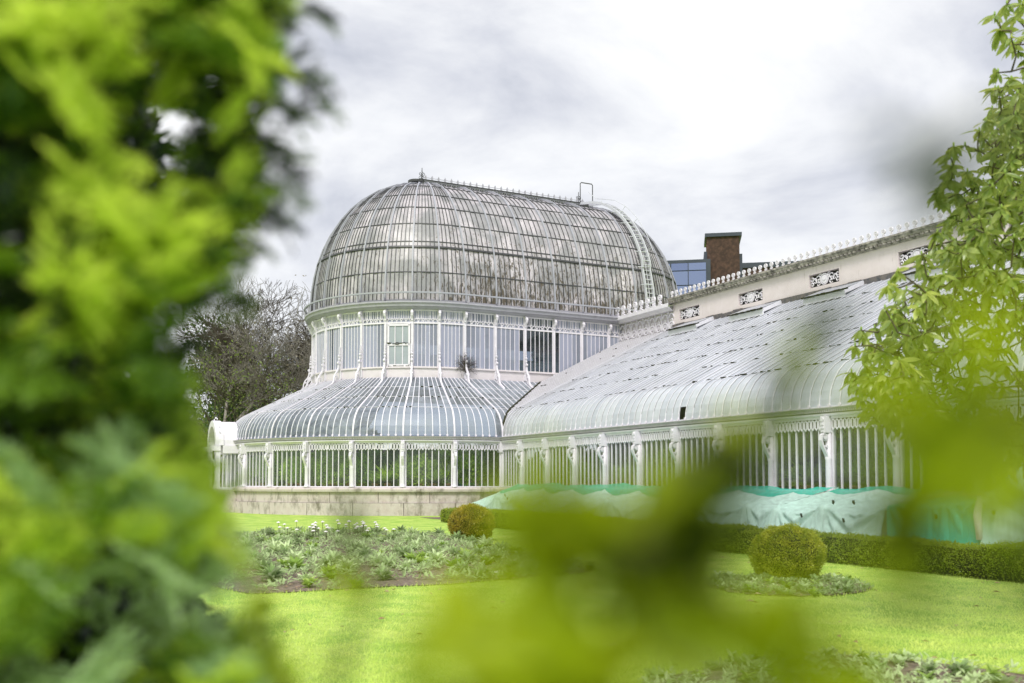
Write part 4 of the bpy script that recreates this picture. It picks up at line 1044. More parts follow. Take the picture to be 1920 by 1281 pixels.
net('frost_fleece', 'tall white fleece tent rising steeply at the right edge', [23.98, 26.2], [1.10, 1.9], 2.3, M['netw'], M['netw'], .12, seed=8, foldf=5, lean=.1)
q = MB(); q.tube([(23.95, -2.28, .35), (23.93, -2.3, .8), (23.97, -2.27, 1.12)], [.06, .075, .05], 8); tag(ob('fleece_bundle', q.mesh('fleece_bundle', M['flower'], True)), 'twisted white fleece bundle tied to the post between turquoise and white', 'fleece')
q = MB()
for X_, Z_ in ((22.2, .8), (22.9, .85), (23.5, .9)):
    q.add([(X_, -2.22, .02), (X_ + .75, -2.24, .02), (X_ + .72, -2.21, Z_), (X_ + .05, -2.2, Z_ + .02)], [(0, 1, 2, 3)])
tag(ob('netting_flap', q.mesh('netting_flap', M['netg'])), 'torn turquoise netting flap hanging in front of the pale netting', 'netting')
for i in range(9):
    x = rs.choice([20.3, 20.9, 21.4, 22.4, 23.3, 24.6, 5.2, 19.4, 24.3]) + rs.uniform(-.3, .3); q = MB(); z = rs.uniform(.55, .95); q.box((0, 0, 0), (.05, .012, .07), Matrix.Rotation(rs.uniform(-1, 1), 3, 'Y'))
    q.box((.02, -.01, .03), (.015, .012, .05)); q.box((-.02, -.01, .03), (.015, .012, .05))
    tag(ob('clothes_peg', q.mesh('clothes_peg', M['dark']), None, (x, -2.33, z)), 'small dark peg clipped to the white fleece front', 'peg', 'dark pegs clipped along the fleece')

# ------------------------------------------------------------------ hedge, topiary, beds
def clump(name, n, sx, sy, sz, mat, L=.03):
    u = RNG.uniform(-1, 1, (n, 3)); k = np.abs(u).argmax(1); f = np.abs(u).max(1); u = u / f[:, None]
    sq = np.sign(u) * np.abs(u) ** 1.0; r = np.linalg.norm(u, axis=1)[:, None]; P = u / (r ** .55) * RNG.uniform(.86, 1.05, (n, 1))
    bump = 1 + .10 * (RNG.random((len(P), 1)) < .03) + .09 * np.sin(P[:, :1] * 7 + 1) * np.sin(P[:, 1:2] * 6) * np.cos(P[:, 2:] * 6); P = P * bump * [sx, sy, sz] + RNG.normal(size=P.shape) * .012; P[:, 2] += sz
    P = P[P[:, 2] > .01]; D = unit(P - [0, 0, sz]) + RNG.normal(size=P.shape) * .8 + [0, 0, .3]
    V, F = blades_np(P - unit(D) * L * .3, D, RNG.uniform(.7, 1.4, len(P)) * L, L * .62); return npmesh(name, V, F, mat)
hv = [clump('box_clump', 5200, .44, .36, .255, M['box'], .032) for _ in range(4)]
corem = MB(); corem.bb(-.40, .40, -.27, .27, .02, .45); corem = corem.mesh('core', M['moss'])
HG = thing('box_hedge', 'clipped low dark green box hedge running along the front of the wing', 'hedge')
x = 5.6; i = 0
while x < 29:
    yy = -4.62 - .02 * (x - 6) + rs.gauss(0, .02); o = ob('box_clump', hv[i % 4], HG, (x, yy, 0), rs.choice([0, pi])); s = rs.uniform(.90, 1.08) * (1.03 if x < 15 else .98); w_ = rs.uniform(.88, 1.08) if x > 19 else 1; o.scale = (w_ * (.84 if x > 22 else 1), w_, s); ob('core', corem, o)
    x += .60; i += 1
# small hedge return behind the near ball
for k in range(5):
    yy = -4.95 - .5 * k
def ball(name, label, c, r, rz, mat, n=22000, L=.026):
    t = thing(name, label, 'topiary ball', (c[0], c[1], 0)); u = unit(RNG.normal(size=(n, 3)))
    P = u * RNG.uniform(.9, 1.03, (n, 1)); b = 1 + .06 * np.sin(P[:, :1] * 9 + 2) * np.cos(P[:, 1:2] * 8 + P[:, 2:] * 5) + .035 * np.sin(P[:, 2:] * 13 + P[:, :1] * 7) + .07 * (RNG.random((n, 1)) < .04); P = P * b * [r, r, rz]; P[:, 2] += rz * .9; P = P[P[:, 2] > .02]
    D = unit(P - [0, 0, rz]) + RNG.normal(size=P.shape) * .8 + [0, 0, .3]
    V, F = blades_np(P - unit(D) * L * .3, D, RNG.uniform(.7, 1.3, len(P)) * L, L * .55); ob('foliage', npmesh('foliage', V, F, mat), t)
    q = MB(); q.lathe([(.01, 0), (r * .5, .02), (r * .82, rz * .45), (r * .9, rz * .9), (r * .72, rz * 1.4), (r * .3, rz * 1.72), (.01, rz * 1.78)], 20); ob('core', q.mesh('core', M['moss'], True), t)
    q = MB(); q.tube([(0, 0, -.02), (0, 0, .2)], .04, 6); ob('stem', q.mesh('stem', M['bark']), t)
ball('box_ball', 'rusty orange green clipped box ball beside the far lawn', (15.0, -8.15), .52, .44, M['ball'], 24000, .03)
ball('box_ball', 'yellow green clipped box ball behind the near flower bed', (25.07, -7.77), .50, .40, M['ball2'], 30000, .024)
def inpoly(x, y, poly):
    c = False; j = len(poly) - 1
    for i in range(len(poly)):
        xi, yi = poly[i]; xj, yj = poly[j]
        if (yi > y) != (yj > y) and x < (xj - xi) * (y - yi) / (yj - yi) + xi: c = not c
        j = i
    return c
def rosette_mesh(name, n, L, W, mat, e0=.15, e1=1.25):
    a = RNG.uniform(0, 2 * pi, n); e = RNG.uniform(e0, e1, n); D = np.stack([np.cos(a) * np.cos(e), np.sin(a) * np.cos(e), np.sin(e)], 1)
    P = np.stack([np.zeros(n), np.zeros(n), RNG.uniform(0, .5, n) ** 1.3 * L], 1)
    return leafmesh(name, P, D, RNG.uniform(.6, 1, n) * L, W, mat, True, np.tile([0, 0, 1.], (n, 1)))
rv = [rosette_mesh('bedding_plant', 60, .15, .034, M['bed']) for _ in range(4)] + [rosette_mesh('bedding_plant', 46, .13, .04, M['bedy'])]
rvc = [rosette_mesh('bedding_plant', 34, .10, .036, M['bed'], .1, 1.1) for _ in range(4)] + [rosette_mesh('bedding_plant', 30, .095, .034, M['bedy'], .1, 1.1)]
def bedfill(poly, n, meshes, s0, s1, label, group, seed, mind=.2, keep=None):
    rr = random.Random(seed); xs = [p[0] for p in poly]; ys = [p[1] for p in poly]; pts = []; tries = 0
    while len(pts) < n and tries < n * 60:
        tries += 1; x, y = rr.uniform(min(xs), max(xs)), rr.uniform(min(ys), max(ys))
        if not inpoly(x, y, poly) or any((x - a) ** 2 + (y - b) ** 2 < mind * mind for a, b in pts) or (keep and not keep(x, y, rr)): continue
        pts.append((x, y)); o = ob('bedding_plant', rr.choice(meshes), None, (x, y, .012), rr.uniform(0, 6.28)); s = rr.uniform(s0, s1); o.scale = (s, s, s); tag(o, label, 'bedding plant', group)
    return pts
fillA = lambda x, y, r: r.random() < (.3 if x > 22.2 and y < -12 else .95)
bedfill(BED_A, 150, rv, 1.0, 1.7, 'silvery green leafy bedding plant in the large far flower bed', 'bedding plants in the large far bed', 1, .36, fillA)
bedfill(BED_B, 55, rvc, .9, 1.4, 'small pale green bedding plant in the bed round the box ball', 'bedding plants in the bed round the ball', 2, .16, lambda x, y, r: (x - 25.07) ** 2 + (y + 7.77) ** 2 > .2)
bedfill(BED_C, 95, rvc, .7, 1.25, 'small pale green bedding plant in the nearest flower bed', 'bedding plants in the nearest bed', 3, .16)
def groundcover(poly, n, L, name, label, seed, keep=None):
    r = random.Random(seed); xs = [p[0] for p in poly]; ys = [p[1] for p in poly]; P = []
    while len(P) < n:
        x, y = r.uniform(min(xs), max(xs)), r.uniform(min(ys), max(ys))
        if inpoly(x, y, poly) and (not keep or keep(x, y, r)): P += [(x + r.gauss(0, L * .35), y + r.gauss(0, L * .35), .02 + r.random() * L * .5) for _ in range(9)]
    P = np.array(P); D = RNG.normal(size=P.shape); D[:, 2] = np.abs(D[:, 2]) * .8 + .1; V, F = leaves_np(P, D, RNG.uniform(.5, 1.1, len(P)) * L, L * .3, np.tile([0, 0, 1.], (len(P), 1)))
    tag(ob(name, npmesh(name, V, F, M['bed']), kind='stuff'), label, 'ground cover')
groundcover(BED_A, 14000, .12, 'ground_cover', 'mixed low leaves filling the large far flower bed', 5, fillA)
groundcover(BED_B, 2200, .075, 'ground_cover', 'mixed low leaves filling the bed round the box ball', 6)
groundcover(BED_C, 6000, .07, 'ground_cover', 'mixed low leaves filling the nearest flower bed', 7, lambda x, y, r: sin(x * 5) * sin(y * 6 + x) > -.55)
lt = MB(); lt.add([(-.03, 0, .004), (0, .014, .014), (.035, 0, .005), (0, -.016, .01)], [(0, 1, 2, 3)]); P_ = MB()
for poly, n in ((BED_A, 900), (BED_B, 60), (BED_C, 200)):
    k = 0; xs = [p[0] for p in poly]; ys = [p[1] for p in poly]
    while k < n:
        x, y = rs.uniform(min(xs), max(xs)), rs.uniform(min(ys), max(ys))
        if inpoly(x, y, poly): k += 1; c_ = cos(k * 1.7); s_ = sin(k * 1.7); P_.add([(x + a_ * c_ * 1.3 - b_ * s_, y + a_ * s_ + b_ * c_, z_ + .02) for a_, b_, z_ in lt.v], lt.f)
tag(ob('leaf_litter', P_.mesh('leaf_litter', M['deadleaf']), kind='stuff'), 'dry pale leaf litter scattered over the bed soil', 'leaf litter')
# white flowers at the back of the far bed
st_ = MB(); st_.tube([(0, 0, 0), (.02, .01, .3)], .006, 4); st_ = st_.mesh('stem', M['nearbark']); fh = MB()
for k in range(7): a = k * 2 * pi / 6; fh.lathe([(.004, 0), (.017, .008), (.014, .022), (.003, .028)], 6, (.028 * cos(a) * (k < 6), .028 * sin(a) * (k < 6), .012 * (k == 6)))
fh = fh.mesh('flower_head', M['flower'])
for i in range(46):
    x, y = rs.uniform(11.0, 14.6), rs.uniform(-12.2, -9.4)
    t = thing('white_flower', 'white cluster flower on thin stem at the back of the far bed', 'flower', (x, y, 0), rs.uniform(0, 6), 'white flowers at the back of the far bed'); ob('stem', st_, t); ob('flower_head', fh, t, (.02, .01, .30)); t.scale = (1, 1, rs.uniform(.7, 1.25))
q = MB(); q.lathe([(.05, 0), (.16, .02), (.17, .08), (.1, .14), (.02, .16)], 9); tag(ob('white_stone', q.mesh('white_stone', M['flower'], True), None, (14.4, -7.6, 0)), 'white stone lying on the lawn left of the rusty box ball', 'stone')
q = MB(); q.lathe([(.02, 0), (.06, .01), (.055, .06), (.01, .08)], 8); tag(ob('pebble', q.mesh('pebble', M['flower'], True), None, (22.9, -11.3, 0.01)), 'white pebble on the near edge of the far bed', 'stone')
lip = MB(); rl_ = random.Random(4)
for poly in (BED_A, BED_B, BED_C):
    for i in range(len(poly)):
        a_, b_ = Vector((*poly[i], 0)), Vector((*poly[(i + 1) % len(poly)], 0)); n_ = int((b_ - a_).length / .035)
        for k_ in range(n_):
            p_ = a_.lerp(b_, k_ / n_) + Vector((rl_.gauss(0, .05), rl_.gauss(0, .05), 0)); w_ = rl_.uniform(.004, .008); h_ = rl_.uniform(.03, .07); l_ = Vector((rl_.gauss(0, .02), rl_.gauss(0, .02), h_)); c_ = rl_.uniform(0, 6.28); sx_ = Vector((cos(c_), sin(c_), 0)) * w_
            lip.add([p_ - sx_, p_ + sx_, p_ + l_], [(0, 1, 2)])
tag(ob('turf_edge', lip.mesh('turf_edge', M['grass']), kind='stuff'), 'longer uncut grass along the edges of the flower beds', 'grass')
# fallen leaves
dl = MB(); dl.add([(-.05, 0, .005), (0, .02, .02), (.06, 0, .008), (0, -.025, .012)], [(0, 1, 2, 3)]); dl = dl.mesh('fallen_leaf', M['deadleaf'])
for i in range(150):
    d = rs.uniform(7, 20); lat = d * rs.uniform(-.28, .52); x = 35.647 - .8938 * d + .4484 * lat; y = -17.445 + .4484 * d + .8938 * lat
    if y > -5.3 or inpoly(x, y, BED_A) or inpoly(x, y, BED_B) or inpoly(x, y, BED_C): continue
    o = ob('fallen_leaf', dl, None, (x, y, .03), rs.uniform(0, 6)); s = rs.uniform(.4, 1.1); o.scale = (s, s, s * 1.5); tag(o, 'small brown fallen leaf lying on the lawn', 'leaf', 'fallen leaves scattered on the lawn')
# grass blades
n = 190000; d = 6.3 + 20 * RNG.uniform(0, 1, n) ** 1.6; lat = d * RNG.uniform(-.42, .56, n)
P = np.stack([35.647 - .8938 * d + .4484 * lat, -17.445 + .4484 * d + .8938 * lat, np.zeros(n)], 1); ok = P[:, 1] < -5.0
for b in (BED_A, BED_B, BED_C):
    # vectorised point in polygon
    c = np.zeros(n, bool); j = len(b) - 1
    for i in range(len(b)):
        xi, yi = b[i]; xj, yj = b[j]; cond = ((yi > P[:, 1]) != (yj > P[:, 1])) & (P[:, 0] < (xj - xi) * (P[:, 1] - yi) / (yj - yi + 1e-12) + xi); c ^= cond; j = i
    ok &= ~c
P = P[ok]; D = RNG.normal(size=P.shape) * .55; D[:, 2] = 1; V, F = blades_np(P, D, RNG.uniform(.018, .045, len(P)), .0065)
o = ob('grass', npmesh('grass', V, F, M['grass']), kind='stuff'); tag(o, 'short bright green mown grass of the lawn', 'grass')

# ------------------------------------------------------------------ buildings behind the dome
BLD = thing('brick_building', 'brown brick tower block with dark flat roofed wings behind the parapet', 'building', (-38.3, 44.5, 0), radians(63.36 - 10))
def lb(name, x0, x1, y0, y1, z0, z1, mat, parent=BLD): q = MB(); q.bb(x0, x1, y0, y1, z0, z1); return ob(name, q.mesh(name, mat), parent)
lb('tower', -3.0, .12, .0, 4, 0, 25.4, M['brick']); lb('tower_cap', -3.2, .35, -.2, 4.2, 25.4, 25.75, M['clad']); lb('tower_side_cap', -3.3, -3.0, .1, 4, 22, 24.0, M['clad']); lb('tower_step', .12, .4, .3, 4, 15, 23.7, M['clad'])
lb('glazed_wing', -6.9, -2.7, -.6, 6, 0, 23.1, M['clad'])
for i, (x0, x1) in enumerate(((-7.6, -6.62), (-6.5, -4.9), (-4.82, -3.15))):
    for z0, z1 in ((19.2, 20.5), (20.6, 21.95), (22.05, 22.75)):
        w = lb('window', x0, x1, -.66, -.61, z0, z1, M['bldglass'])
lb('glazed_wing_end', -8.4, -6.9, -.6, 6, 0, 23.05, M['clad'])
lb('brick_wing', .4, 16, .6, 10, 0, 22.3, M['brick']); lb('roof_edge', .4, 16.2, .4, 10, 22.3, 22.8, M['clad'])

# ------------------------------------------------------------------ trees behind, left
def tree_segs(base, h, seed, spread=.55, levels=7, r0=.35, lean=(0, 0, 0), up=.12, ratio=.78):
    rr = random.Random(seed); A, B, Ra, Rb, tips = [], [], [], [], []
    def grow(p, d, L, r, lv):
        n = 3 if lv > 1 else 2
        for s in range(n):
            d = d + Vector((rr.gauss(0, .12), rr.gauss(0, .12), rr.gauss(0, .08) + up * .3)); d.normalize(); q = p + d * (L / n); r2 = r * .9
            A.append(p[:]); B.append(q[:]); Ra.append(r); Rb.append(r2); p = q; r = r2
            if lv <= levels - 2 and s < n - 1 and lv > 0 and rr.random() < .7:
                sd_ = Vector((rr.gauss(0, 1), rr.gauss(0, 1), rr.gauss(.1, .5))); e = (d + sd_.normalized() * .9).normalized(); grow(p, e, L * .6, r * .5, lv + 1)
        if lv >= levels: tips.append(p[:]); return
        for k in range(rr.choice([2, 2, 3])):
            sd_ = Vector((rr.gauss(0, 1), rr.gauss(0, 1), rr.gauss(0, .6))); sd_.normalize(); e = (d + sd_ * spread * rr.uniform(.7, 1.3)).normalized(); grow(p, e, L * ratio * rr.uniform(.8, 1.1), r * .66, lv + 1)
    d0 = Vector(lean) + Vector((0, 0, 1)); d0.normalize(); grow(Vector(base), d0, h, r0, 0); return np.array(A), np.array(B), np.array(Ra), np.array(Rb), np.array(tips)
CP = np.array([35.647, -17.445]); VD = np.array([-.8938, .4484]); RTD = np.array([.4484, .8938])
def spot(dep, lat): p = CP + VD * dep + RTD * lat; return (float(p[0]), float(p[1]), 0.0)
def bare_tree(dep, lat, h, seed, label, mat, lv=7, spread=.6, r0=.3, leafmat=None, ln=0, lean=(0, 0, 0)):
    base = spot(dep, lat); t = thing('bare_tree', label, 'tree', base); A, B, Ra, Rb, tips = tree_segs((0, 0, 0), h, seed, spread, lv, r0, lean)
    big_ = Ra > .06; V, F = segs_np(A[big_], B[big_], Ra[big_], Rb[big_], 6); ob('trunk', npmesh('trunk', V, F, mat), t)
    sm = ~big_; V, F = segs_np(A[sm], B[sm], np.maximum(Ra[sm], .012), np.maximum(Rb[sm], .010), 3); ob('crown', npmesh('crown', V, F, mat), t)
    if ln:
        T = tips[RNG.integers(0, len(tips), ln)] + RNG.normal(size=(ln, 3)) * .35; V, F = blades_np(T, RNG.normal(size=(ln, 3)), RNG.uniform(.08, .22, ln), .1); ob('foliage', npmesh('foliage', V, F, leafmat), t)
bare_tree(66, -13.6, 4.6, 5, 'bare dark spreading tree closest to the left of the drum', M['bark'], 8, .72, .36, lean=(-.25, .1, 0))
bare_tree(60, -15.6, 4.2, 12, 'bare dark tree with upright twigs left of the spreading tree', M['bark'], 8, .55, .3)
bare_tree(56, -17.6, 3.9, 21, 'pale twiggy tree with dry brown seed heads', M['twig'], 7, .8, .2, M['brown'], 500)
bare_tree(52, -14.6, 2.5, 33, 'small mossy trunked tree just above the tier roof', M['mossbark'], 6, .85, .2, M['shrub'], 1200)
bare_tree(70, -21, 4.8, 8, 'tall bare tree mostly hidden by the near yew foliage', M['twig'], 7, .6, .3, M['brown'], 300)
def ever_tree(dep, lat, h, r, label, mat, n=9000, zc=.6, name='evergreen_tree', L=.35, cat='tree'):
    base = spot(dep, lat); t = thing(name, label, cat, base); K = 26; C_ = RNG.normal(size=(K, 3)) * [r * .5, r * .5, h * .2] + [0, 0, h * zc]
    rad = RNG.uniform(.25, .5, K) * r; ci = RNG.integers(0, K, n); u = unit(RNG.normal(size=(n, 3))); P = C_[ci] + u * rad[ci][:, None] * RNG.uniform(.6, 1.1, (n, 1)); P[:, 2] = np.maximum(P[:, 2], .1)
    V, F = blades_np(P, u + RNG.normal(size=(n, 3)) * .6, RNG.uniform(.6, 1.3, n) * L, L * .5); ob('crown', npmesh('crown', V, F, mat), t)
    q = MB(); q.tube([(0, 0, 0), (.1, 0, h * .4), (0, .1, h * .75)], [r * .08 + .05, r * .06, .03], 7); ob('trunk', q.mesh('trunk', M['bark']), t)
ever_tree(60, -13.6, 6.6, 2.7, 'dark dense evergreen tree just left of the drum', M['ever'], 9000)
ever_tree(72, -20.5, 11, 3.5, 'tall dark cedar like evergreen among the bare trees', M['ever'], 9000, .62)
ever_tree(50, -15.5, 4.0, 2.2, 'olive green shrub above the left side of the tier roof', M['shrub'], 7000, .45, 'garden_shrub', .18, 'shrub')
ever_tree(47, -17.0, 5.4, 1.6, 'yellow green ivy clad shrub beside the porch', M['shrub'], 8000, .55, 'garden_shrub', .16, 'shrub')
ever_tree(55, -19.5, 5, 3.0, 'brown dry shrub behind the ivy clad shrub', M['brown'], 9000, .5, 'garden_shrub', .2, 'shrub')
for i, (dp, lt, h, r, lab) in enumerate(((85, -27, 7, 6, 'dark green tree in the far left background row, tallest'), (80, -38, 6, 5, 'dark green tree second from the left in the far row'), (90, -52, 8, 7, 'dark green tree furthest left in the far row'), (60, -27, 3.5, 3, 'rounded dark shrub mass behind the path on the far left'))):
    ever_tree(dp, lt, h, r, lab, M['shrub'] if i == 3 else M['ever'], 7000, .5, 'evergreen_tree', .5)
# stone pedestal by the porch
q = MB(); q.bb(-.4, .4, -.4, .4, 0, .12); q.bb(-.3, .3, -.3, .3, .12, .75); q.bb(-.38, .38, -.38, .38, .75, .85); q.lathe([(.1, .85), (.13, .95), (.32, 1.15), (.36, 1.22), (.3, 1.24)], 12)
for i, (dp, lt, lab) in enumerate(((46.5, -14.3, 'grey stone pedestal urn next to the porch'), (46.2, -15.7, 'pale stone pedestal urn further left of the porch'))):
    p = spot(dp, lt); tag(ob('stone_urn', q.mesh('stone_urn', M['stone']), None, p, .4), lab, 'urn')

# ------------------------------------------------------------------ rhododendron, right
RH = thing('rhododendron', 'tall rhododendron tree with drooping whorls of glossy leaves on the right', 'tree', spot(8.9, 5.9))
rb = np.array(RH.location)
EDGE = [(1.55, 3.75), (1.75, 3.56), (2.08, 3.12), (2.40, 2.92), (2.64, 3.05), (3.0, 3.30), (3.4, 3.70), (3.75, 3.92), (4.09, 3.72), (4.4, 4.12), (4.7, 4.30), (5.17, 4.28), (5.64, 4.55), (6.3, 4.9)]
ez = np.array([e[0] for e in EDGE]); el = np.array([e[1] for e in EDGE]); rr = random.Random(9); tips = []; tries = 0
while len(tips) < 1200 and tries < 40000:
    tries += 1; z = rr.uniform(1.5, 6.2); dep = rr.uniform(7.7, 10.2); s = dep / 8.5; ed = float(np.interp(z, ez, el)); lat = ed * s + abs(rr.gauss(0, 1)) * 1.0
    if lat > 6.1: continue
    lump = sin(z * 4.1 + dep * 1.7) * .5 + sin(lat * 3.7 - z * 2.3) * .5
    if lump < -.62: continue
    p = np.array(spot(dep, lat)) + [0, 0, z]
    if any(np.sum((p - q_) ** 2) < .0085 for q_ in tips): continue
    tips.append(p)
tips = [p - rb for p in tips]; tips.sort(key=lambda p: np.linalg.norm(p - [0, 0, 2]))
nodes = [(np.array([0, 0, 0.]), .13), (np.array([-.1, -.1, .9]), .12), (np.array([-.2, -.2, 1.7]), .10), (np.array([-.25, -.3, 2.6]), .08), (np.array([-.2, -.3, 3.5]), .06), (np.array([-.1, -.2, 4.4]), .045)]
A, B, Ra, Rb = [], [], [], []
for (a, r1), (b, r2) in zip(nodes, nodes[1:]): A.append(a); B.append(b); Ra.append(r1); Rb.append(r2)
ND = [n_[0] for n_ in nodes[1:]]; whorl_dir = []
for p in tips:
    arr = np.array(ND); dd = np.linalg.norm(arr - p, axis=1) + np.where(arr[:, 2] > p[2] + .1, .5, 0); k = int(dd.argmin()); q_ = arr[k]; L_ = np.linalg.norm(p - q_); n_ = max(2, int(L_ / .22)); prev = q_
    for s in range(1, n_ + 1):
        u = s / n_; c = q_ * (1 - u) + p * u + np.array([0, 0, -.12 * L_ * sin(pi * u)]) + (RNG.normal(size=3) * .025 if s < n_ else 0)
        A.append(prev); B.append(c); r = .006 + .02 * L_ * (1 - u) * .5; Ra.append(r + .002); Rb.append(r); ND.append(c); prev = c
    whorl_dir.append((p - B[-2] if n_ > 1 else p - q_) if False else (B[-1] - A[-1]))
V, F = segs_np(A, B, Ra, Rb, 5); ob('branches', npmesh('branches', V, F, M['rhodst']), RH)
lv_ = MB()   # one leaf: along +X, drooping
def big_leaf_mesh(name, L, W, mat, n=6, droop=.22):
    mb = MB(); vs = []
    for i in range(n + 1):
        u = i / n; w = W / 2 * (sin(pi * min(u * .92 + .04, 1)) ** .75) * (1.0 if u < .98 else .2); z = -droop * L * u * u
        vs += [(L * u, -w, z + w * .22), (L * u, 0, z), (L * u, w, z + w * .22)]
    fs = []
    for i in range(n): a = i * 3; fs += [(a, a + 3, a + 4, a + 1), (a + 1, a + 4, a + 5, a + 2)]
    mb.add(vs, fs); return mb, mb.mesh(name, mat, True)
rl = [big_leaf_mesh('leaf', L, W, M['rhod'], 5, d) for L, W, d in ((.14, .044, .2), (.125, .046, .4), (.15, .042, .12), (.09, .035, .25))]
stuffV, stuffF, cnt, no = [], [], 0, 0
camL = np.array([35.647, -17.445, 1.4])
allw = []
for p, wd in zip(tips, whorl_dir):
    ax = unit((np.array(wd) * 1.0 + np.array([0, 0, .02]))[None])[0]
    for k in range(rr.choice([8, 10, 11, 13])):
        an = rr.uniform(0, 2 * pi); d = np.array([cos(an), sin(an), rr.uniform(-1.9, .05)]) + ax * .25; allw.append((p, d / np.linalg.norm(d), rr.randrange(4), rr.uniform(.65, 1.2), rr.uniform(-1.1, 1.1)))
allw.sort(key=lambda w: np.linalg.norm(w[0] + rb - camL) + (5 if (w[0] + rb - camL)[:2] @ RTD > .53 * ((w[0] + rb - camL)[:2] @ VD) else 0))
for i, (p, d, k, s, roll) in enumerate(allw):
    dv = Vector(d); qt = dv.to_track_quat('X', 'Z') @ Matrix.Rotation(roll, 3, 'X').to_quaternion()
    if i < 300:
        o = ob('leaf', rl[k][1], RH, tuple(p)); o.rotation_mode = 'QUATERNION'; o.rotation_quaternion = qt; o.scale = (s, s, s)
    else:
        Vv = np.array(rl[k][0].v) * s @ np.array(qt.to_matrix()).T + p; stuffF.append(np.array(rl[k][0].f) + no); stuffV.append(Vv); no += len(Vv)
o = ob('leaf', npmesh('leaf', np.concatenate(stuffV), np.concatenate(stuffF), M['rhod'], True), RH, kind='stuff')
bd = MB(); bd.lathe([(.004, 0), (.010, .012), (.008, .028), (.001, .04)], 6)
bV, bF, no = [], [], 0
for p in tips: bV.append(np.array(bd.v) + p); no_ = len(bd.v)
o_ = 0; Fq = []
for i in range(len(tips)): Fq += [tuple(j + i * len(bd.v) for j in f) for f in bd.f]
mb = MB(); mb.v = [tuple(v) for v in np.concatenate(bV)]; mb.f = Fq; ob('buds', mb.mesh('buds', M['bedy']), RH, kind='stuff')

# ------------------------------------------------------------------ yew, left, close to the lens
def spray_mesh(name, L, nn, nl, mat, nw=.0026, seed=0):
    """a yew shoot along +X: curved stem, side shoots and two-ranked flat needles"""
    r_ = np.random.default_rng(seed); P, D, LL = [], [], []; SA, SB, SR, SQ = [], [], [], []
    def shoot(p0, d0, l, n_):
        p = np.array(p0, float); d = np.array(d0, float); st_ = l / n_
        for i in range(n_):
            d = unit((d + r_.normal(size=3) * .05 + [0, 0, -.012])[None])[0]; q_ = p + d * st_; SA.append(p); SB.append(q_); SR.append(.0018 * (1 - .6 * i / n_)); SQ.append(.0017 * (1 - .6 * i / n_))
            sd_ = unit(np.cross(d, [0, 0, 1])[None])[0]; u = i / n_
            for sg in (-1, 1):
                e = sd_ * sg * 1.0 + d * (.55 + .5 * u) + r_.normal(size=3) * .14 + [0, 0, .15]; P.append(q_); D.append(e); LL.append(nl * (1 - .45 * u ** 3) * r_.uniform(.8, 1.1))
            p = q_
        P.append(p); D.append(d); LL.append(nl * .6)
    shoot((0, 0, 0), (1, 0, 0), L, nn)
    for k in range(5):
        u = .12 + .16 * k; sg = 1 if k % 2 else -1; shoot((L * u, 0, -.01 * u), (.75, sg * .7, r_.uniform(-.15, .2)), L * (.62 - .45 * u), int(nn * (.62 - .45 * u)))
    V1, F1 = blades_np(np.array(P), np.array(D), np.array(LL), nw); V2, F2 = segs_np(SA, SB, SR, SQ, 4)
    return npmesh(name, np.concatenate([V1, V2]), np.concatenate([F1, F2 + len(V1)]), mat)
spg = {k: [(spray_mesh('spray', L, nn, .017, M[m], .0034, s)) for s, (L, nn) in enumerate(((.075, 20), (.06, 17), (.09, 24)))] for k, m in (('m', 'yew'), ('t', 'yewtip'), ('s', 'yewsilver'), ('d', 'yewshade'))}
sp = spg
YW_ = thing('yew_tree', 'big yew with feathery yellow green shoots filling the left side, close by', 'tree', spot(2.5, -1.3)); yb = np.array(YW_.location)
YE = [(.9, -.20), (1.235, -.20), (1.30, -.22), (1.40, -.252), (1.48, -.275), (1.56, -.255), (1.62, -.225), (1.70, -.215), (1.80, -.195), (1.92, -.195)]
yz = np.array([e[0] for e in YE]); yl = np.array([e[1] for e in YE]); ry = random.Random(21)
A, B, Ra, Rb = [np.array([0, 0, 0.])], [np.array([0, 0, 3.4])], [.12], [.05]; npl = 0; tries = 0; hubs = []
for k in range(26):
    z = .8 + 1.5 * k / 26; e = np.array(spot(ry.uniform(.75, 1.25), 0)) ; dep = ry.uniform(1.0, 1.9); lat = float(np.interp(z, yz, yl)) * dep / .8 - ry.uniform(.1, .6)
    end = np.array(spot(dep, lat)) + [0, 0, z] - yb; st0 = np.array([0, 0, z - .25]); prev = st0
    for s in range(1, 7):
        u = s / 6; c = st0 * (1 - u) + end * u + [0, 0, .04 * sin(pi * u)] + RNG.normal(size=3) * .012; A.append(prev); B.append(c); Ra.append(.014 * (1.1 - u)); Rb.append(.014 * (1.0 - u) + .002); prev = c; hubs.append(c)
V, F = segs_np(A, B, Ra, Rb, 6); ob('branches', npmesh('branches', V, F, M['bark']), YW_)
hubs = np.array(hubs)
def put_spray(dep, lat, z, key, direction=None, s=1.0):
    p = np.array(spot(dep, lat)) + [0, 0, z] - yb
    d = direction if direction is not None else np.array([*(RTD * ry.uniform(.3, 1) + VD * ry.uniform(-.9, .3)), ry.uniform(-.7, .5)])
    d = d / np.linalg.norm(d); qt = Vector(d).to_track_quat('X', 'Z') @ Matrix.Rotation(ry.uniform(-.9, .9), 3, 'X').to_quaternion(); me = ry.choice(sp[key]); p = p - d * .05 * s; SPR.append((dep, me, p, qt, s, key))
SPR = []
